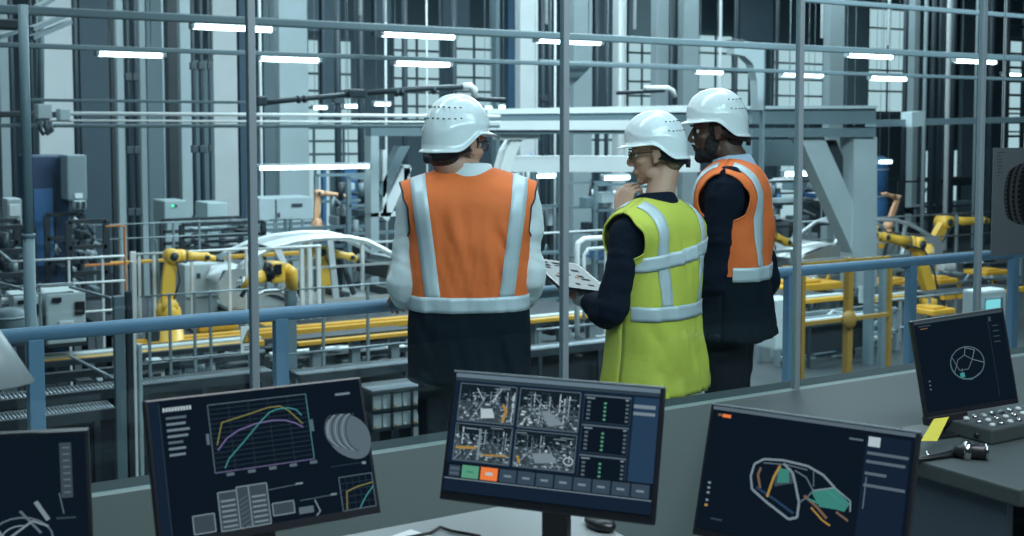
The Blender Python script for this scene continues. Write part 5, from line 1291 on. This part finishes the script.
# ---- robots
def robot(label, Y, shoulder, elbow, wrist, tip, base=None, w=9, m=yel, group=None, tool=dark, thin=1):
    """pixel positions of the joints of an industrial arm working in the plane y = Y"""
    S, E_, W, T = [at(*q, Y) for q in (shoulder, elbow, wrist, tip)]
    u = M_(elbow[0], Y, w)     # link width
    t = thing('industrial_robot', label, 'robot', tuple(at(*base,Y)) if base else tuple(S))
    if base:
        B = at(*base, Y)
        MB().loft([[V((B.x+r*cos(2*pi*k/20), Y+r*sin(2*pi*k/20), z)) for k in range(20)] for r,z in ((u*1.9,B.z),(u*1.9,B.z+u*.35),(u*1.3,B.z+u*.5),(u*1.15,(B.z+S.z)/2))]).build('base', m, t)
        MB().loft([[V((B.x+(S.x-B.x)*f+r*cos(2*pi*k/20), Y+r*sin(2*pi*k/20), z)) for k in range(20)] for r,z,f in ((u*1.2,(B.z+S.z)/2+.001,.0),(u*1.1,S.z-u*.3,.8),(u*.8,S.z+u*.3,1))]).build('turret', m, t)
        MB().cyl((S.x,Y-u*.9,S.z),(S.x,Y+u*.9,S.z),u*.75,20).build('shoulder_joint', m, t)
        MB().bbox((B.x-u*2.1,Y-u*.6,B.z+u*.2),(B.x-u*1.0,Y+u*.6,B.z+u*1.8),.03).build('motor', dark, t)
    # lower arm: tapered slab
    def slab(a, b, wa, wb, y0, y1, mm, nm, bend=0):
        d = (b-a); d.y = 0; L = d.length; d.normalize(); n = V((-d.z,0,d.x)); pts = []
        K = 8
        left = [(a + d*(L*i/K) + n*((wa+(wb-wa)*i/K)/2 + bend*sin(pi*i/K))) for i in range(K+1)]
        right = [(a + d*(L*i/K) - n*((wa+(wb-wa)*i/K)/2 - bend*sin(pi*i/K))) for i in range(K+1)]
        ca = [a - d*cos(q)*wa/2 - n*sin(q)*wa/2*-1 for q in (radians(60),0,radians(-60))]
        cb = [b + d*cos(q)*wb/2 + n*sin(q)*wb/2 for q in (radians(60),0,radians(-60))]
        poly = left + cb + right[::-1] + [a - d*cos(q)*wa/2 - n*sin(q)*wa/2 for q in (radians(60),0,radians(-60))]
        mb = MB(); mb.prism([(p.x,p.z) for p in poly], y0, y1); return mb.build(nm, mm, t)
    slab(S, E_, u*1.25, u*1.0, Y-u*.45, Y+u*.25, m, 'lower_arm', u*.18)
    MB().tube([(E_.x,Y-u*.75,E_.z),(E_.x,Y-u*.6,E_.z),(E_.x,Y+u*.8,E_.z)],[u*.55,u*.68,u*.68],20).build('elbow_housing', m, t)
    MB().cyl((E_.x,Y-u*.86,E_.z),(E_.x,Y-u*.76,E_.z),u*.38,16).build('joint_cap', dark, t)
    d = (W-E_).normalized()
    MB().tube([E_+d*u*.2, E_+d*u*.8, E_+d*u*1.2], [u*.62,u*.66,u*.60], 14).build('arm_housing', m, t)
    MB().tube([E_+d*u*1.2, E_+d*u*1.28], [u*.66,u*.66], 14).build('seal_ring', dark, t)
    MB().tube([E_+d*u*1.28, E_+(W-E_)*.6, W-d*u*.4, W], [u*.56,u*.44,u*.40,u*.44], 14).build('forearm', m, t)
    MB().ell(tuple(W), (u*.46,u*.5,u*.46), 14, 10).build('wrist_joint', m, t)
    MB().cyl((W.x,W.y-u*.56,W.z),(W.x,W.y-u*.48,W.z),u*.24,12).build('wrist_cap', dark, t)
    dd = (T-W).normalized()
    MB().tube([W, W+(T-W)*.5], [u*.34,u*.30], 12).build('wrist', m, t)
    MB().tube([W+(T-W)*.5, T], [u*.22,u*.13], 10).build('tool', tool, t)
    # dress cable
    MB().tube([S+V((u*.3,-u*.55,u*.3)), (S+E_)/2+V((u*.75,-u*.55,0)), E_+V((u*.2,-u*.8,-u*.5)), E_+d*u*2+V((0,-u*.6,-u*.3))], u*.09, 6).build('cable', dark, t)
    return t
robot('yellow robot arm at left centre, forearm pointing right, before the grey cabinet',18.4,(168,306),(172,256),(206,257),(224,261),(170,347),11)
robot('yellow robot arm between thick glass bar and left man, reaching into the car body',20.6,(329,292),(320,252),(351,257),(362,262),None,10)
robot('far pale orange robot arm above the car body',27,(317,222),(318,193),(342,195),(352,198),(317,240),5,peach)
robot('pale yellow robot arm just right of the right man\'s vest',22.5,(768,262),(764,232),(786,242),(796,247),None,10)
robot('yellow robot arm just left of the gantry column',24,(852,262),(843,229),(850,236),(846,246),None,7)
robot('large yellow robot arm right of the gantry column, forearm pointing left',21,(932,300),(916,244),(884,237),(870,233),(938,330),11)
robot('yellow robot arm beside the last glass bar, forearm pointing right',26.4,(930,252),(944,222),(982,220.5),(995,222),(926,275),9.5)
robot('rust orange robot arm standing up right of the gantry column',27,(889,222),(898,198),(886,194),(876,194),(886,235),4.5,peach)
robot('yellow robot arm low behind the gantry column, folded',27.5,(880,240),(876,230),(890,229),(895,236),(880,255),7)
# black and yellow robot head on the dark pedestal
rh = thing('welding_robot','black and yellow robot head on a dark pedestal right of the first thick glass bar','robot',tuple(at(288,290,15)))
MB().tube([at(266,272,15),at(272,272,15)],[.13,.13],18).build('black_flange', blackp, rh)
MB().bbox(tuple(V(at(272,284,14.9))),tuple(V(at(286,262,14.9))+V((0,.28,0))),.04).build('yellow_housing', yel, rh)
MB().bbox(tuple(V(at(275,275,14.87))),tuple(V(at(282,264,14.87))+V((0,.02,0))),.01).build('cover_plate', blackp, rh)
MB().tube([at(285,268,15.05),at(291,272,15.05),at(292,290,15.05)],[.08,.09,.08],14).build('yellow_elbow', yel, rh)
MB().tube([at(264,276,15),at(252,280,15),at(245,290,15)],[.09,.08,.07],12).build('yellow_arm', yel, rh)
MB().tube([at(245,290,15),at(241,297,15)],[.03,.03],8).build('tool', dark, rh)

# ---- car bodies (bare metal shells), length along x
def carbody(label, xf, xr, Y, zb, flip=False, W=1.75):
    """xr = x of rear, xf = x of front; zb = sill height"""
    L = xf-xr; t = thing('car_body', label, 'car body', ((xf+xr)/2, Y+W/2, zb))
    S = lambda u, z: (xr+u*L, zb+z)
    H = abs(L)/5.4
    T = lambda pts: [S(u, z*H) for u,z in pts]
    rr_, fr_ = .20, .80
    arch = lambda c, r, n=8: [(c - r*cos(pi*i/n), .02+r*4.6*.82*sin(pi*i/n)) for i in range(n+1)]
    for k, y in enumerate((Y, Y+W)):
        s = 1 if k == 0 else -1
        # lower side: rear quarter, sill, front fender
        qo = [(0,.30),(.02,.15)] + arch(rr_,.078) + [(.29,.0),(.30,.42),(.27,.80),(.14,.90),(.03,.86),(0,.62)]
        cq = (.17,.50); qi = [(cq[0]+(u-cq[0])*.62, max(.42,cq[1]+(z-cq[1])*.62)) for u,z in qo]
        po, pi_ = T(qo), T(qi); n_ = len(po); mb = MB()
        mb.loft([[V((x,y-.02,z)) for x,z in po],[V((x,y+.02,z)) for x,z in po],[V((x,y+.02,z)) for x,z in pi_],[V((x,y-.02,z)) for x,z in pi_],[V((x,y-.02,z)) for x,z in po]], cap=False, smooth=False)
        mb.build('rear_quarter', body_w, t)
        MB().tube([V((S(rr_+.085*cos(g_),0)[0], y-.01, zb+.02+.30*H/1.0*1.0+ .36*H*sin(g_)-.28*H)) for g_ in [pi*i/12 for i in range(13)]], .035, 6).build('wheel_arch', body_w, t)
        q = T([(.29,0),(.70,0),(.70,.13),(.29,.13)]); MB().prism(q, y-.03, y+.05*s if s>0 else y+.03).build('sill', body_w, t)
        q = T([(.70,.0)] + arch(fr_,.078) + [(.93,.10),(.985,.22),(1,.48),(.96,.62),(.84,.76),(.72,.84),(.70,.42)])
        MB().prism(q, y-.02, y+.02).build('front_fender', body_w, t)
        # pillars + roof rail
        rail = [(.08,.88),(.14,1.08),(.22,1.25),(.32,1.36),(.44,1.40),(.54,1.38),(.62,1.28),(.70,1.06),(.76,.84)]
        MB().tube([V((S(u,z*H)[0], y+(.18*s if z>1 else .03*s), S(u,z*H)[1])) for u,z in rail], .055, 8).build('roof_rail', body_w, t)
        for a, b in (((.47,.13),(.46,1.39)),((.30,.42),(.24,1.27)),((.70,.42),(.72,.84))):
            pa, pb = S(a[0],a[1]*H), S(b[0],b[1]*H)
            MB().beam((pa[0],y+.02*s,pa[1]),(pb[0],y+(.18*s if b[1]>1 else .02*s),pb[1]),.11,.06,up=(0,1,0)).build('pillar', body_w, t)
        MB().beam((S(.29,.62*H)[0],y+.05*s,S(0,.80*H)[1]),(S(.72,0)[0],y+.05*s,S(0,.80*H)[1]),.05,.04).build('door_beam', body_w, t)
    prof = lambda pts, y0, y1, th: [[V((S(u,z*H)[0], y, S(u,z*H)[1]+dz)) for u,z in pts] for y,dz in ((y0,0),(y0,th),(y1,th),(y1,0),(y0,0))]
    MB().loft(prof([(.22,1.25),(.32,1.37),(.44,1.42),(.54,1.39),(.62,1.29)],Y+.18,Y+W-.18,.02),close=False,cap=False).build('roof_panel', body_w, t)
    MB().loft(prof([(.75,.84),(.86,.78),(.95,.66),(.985,.52)],Y+.03,Y+W-.03,.02),close=False,cap=False).build('hood_panel', body_w, t)
    MB().loft(prof([(0,.62),(.02,.86),(.10,.90)],Y+.03,Y+W-.03,.02),close=False,cap=False).build('tailgate_panel', body_w, t)
    for u,zz in ((.36,.55),(.58,.55)):
        for y in (Y+.25*W, Y+.68*W):
            MB().tube([V((S(u,0)[0],y,zb+.1)),V((S(u-.03,0)[0],y,zb+zz*H)),V((S(u-.05,0)[0],y,zb+(zz+.35)*H))],.05,6).build('inner_brace', dark2, t)
    MB().tube([V((S(.10,0)[0],Y+.1,zb+.3*H)),V((S(.16,0)[0],Y+W/2,zb+.75*H)),V((S(.10,0)[0],Y+W-.1,zb+.3*H))],.05,6).build('rear_hoop', body_w, t)
    MB().box((xr+.05*L,Y+.03,zb+.02),(xr+.95*L,Y+W-.03,zb+.07)).build('floor_pan', body_w, t)
    for u in (.30,.52,.70): MB().beam((S(u,0)[0],Y+.06,zb+.12),(S(u,0)[0],Y+W-.06,zb+.12),.12,.12).build('cross_member', dark2, t)
    MB().beam((S(.72,0)[0],Y+.05,zb+.60*H),(S(.72,0)[0],Y+W-.05,zb+.60*H),.2,.25).build('firewall', dark2, t)
    return t
Yc = 19.6
carbody('bare silver car body on the line left of the left man', X_(455,Yc), X_(216,Yc), Yc, PLZ+.13, W=1.5)
carbody('second bare car body partly behind the gantry column', X_(800,23.5), X_(945,23.5), 23.5, Z_(870,274,23.5))
sk = thing('transfer_skid','grey transfer skid under the left car body','skid',(X_(330,Yc),Yc+.7,PLZ))
for y in (Yc+.25,Yc+1.2): MB().bbox((X_(222,Yc),y-.06,PLZ+.005),(X_(445,Yc),y+.06,PLZ+.07),.01).build('runner', galv, sk)
for p in (235,290,350,420): MB().bbox((X_(p,Yc)-.06,Yc+.1,PLZ+.071),(X_(p,Yc)+.06,Yc+1.35,PLZ+.12),.01).build('cross_bar', galv, sk)
# ================================================================== LIGHT
w = bpy.data.worlds.new('world'); SC.world = w; w.use_nodes = True
w.node_tree.nodes['Background'].inputs[0].default_value = (.35,.55,.65,1); w.node_tree.nodes['Background'].inputs[1].default_value = .10
def area(name, loc, sx, sy, power, col=(.84,.95,1), rot=(0,0,0)):
    l = bpy.data.lights.new(name, 'AREA'); l.shape = 'RECTANGLE'; l.size = sx; l.size_y = sy; l.energy = power; l.color = col
    o = bpy.data.objects.new(name, l); COL.objects.link(o); o.location = loc; o.rotation_euler = rot; return o
area('factory_fill', (12,22,8.7), 34, 8, 2100)  # unseen overhead area light, added to light the hall
area('factory_fill', (20,33,8.7), 40, 6, 2600)  # added likewise for the rear of the hall, no fixture modelled
area('factory_fill', (8,12,8.7), 24, 5, 500)  # weak unseen fill added over the near side of the hall
area('factory_fill', (16,22,8.6), 9, 9, 2300)  # extra unseen light added to brighten the gantry
area('factory_fill', (15,7.5,8.4), 16, 3, 2900, (.85,.96,1), (radians(50),0,radians(-12)))  # front fill added from the camera side, brightens faces turned this way
area('walkway_fill', (2.6,4.4,4.6), 7, .8, 170)  # unseen light added above the walkway
area('room_fill', (2.2,1.2,3.1), 3.5, .8, 100, (.88,.96,1), (radians(48),0,0))  # added fill tilted onto the people's backs and the partition
area('room_fill', (1.6,.2,3.2), 4, 1.2, 30, (.85,.95,1))  # soft unseen fill added under the room ceiling
SC.view_settings.view_transform = 'Standard'; SC.view_settings.look = 'None'; SC.view_settings.exposure = 0; SC.view_settings.gamma = 1; SC.view_settings.use_curve_mapping = False
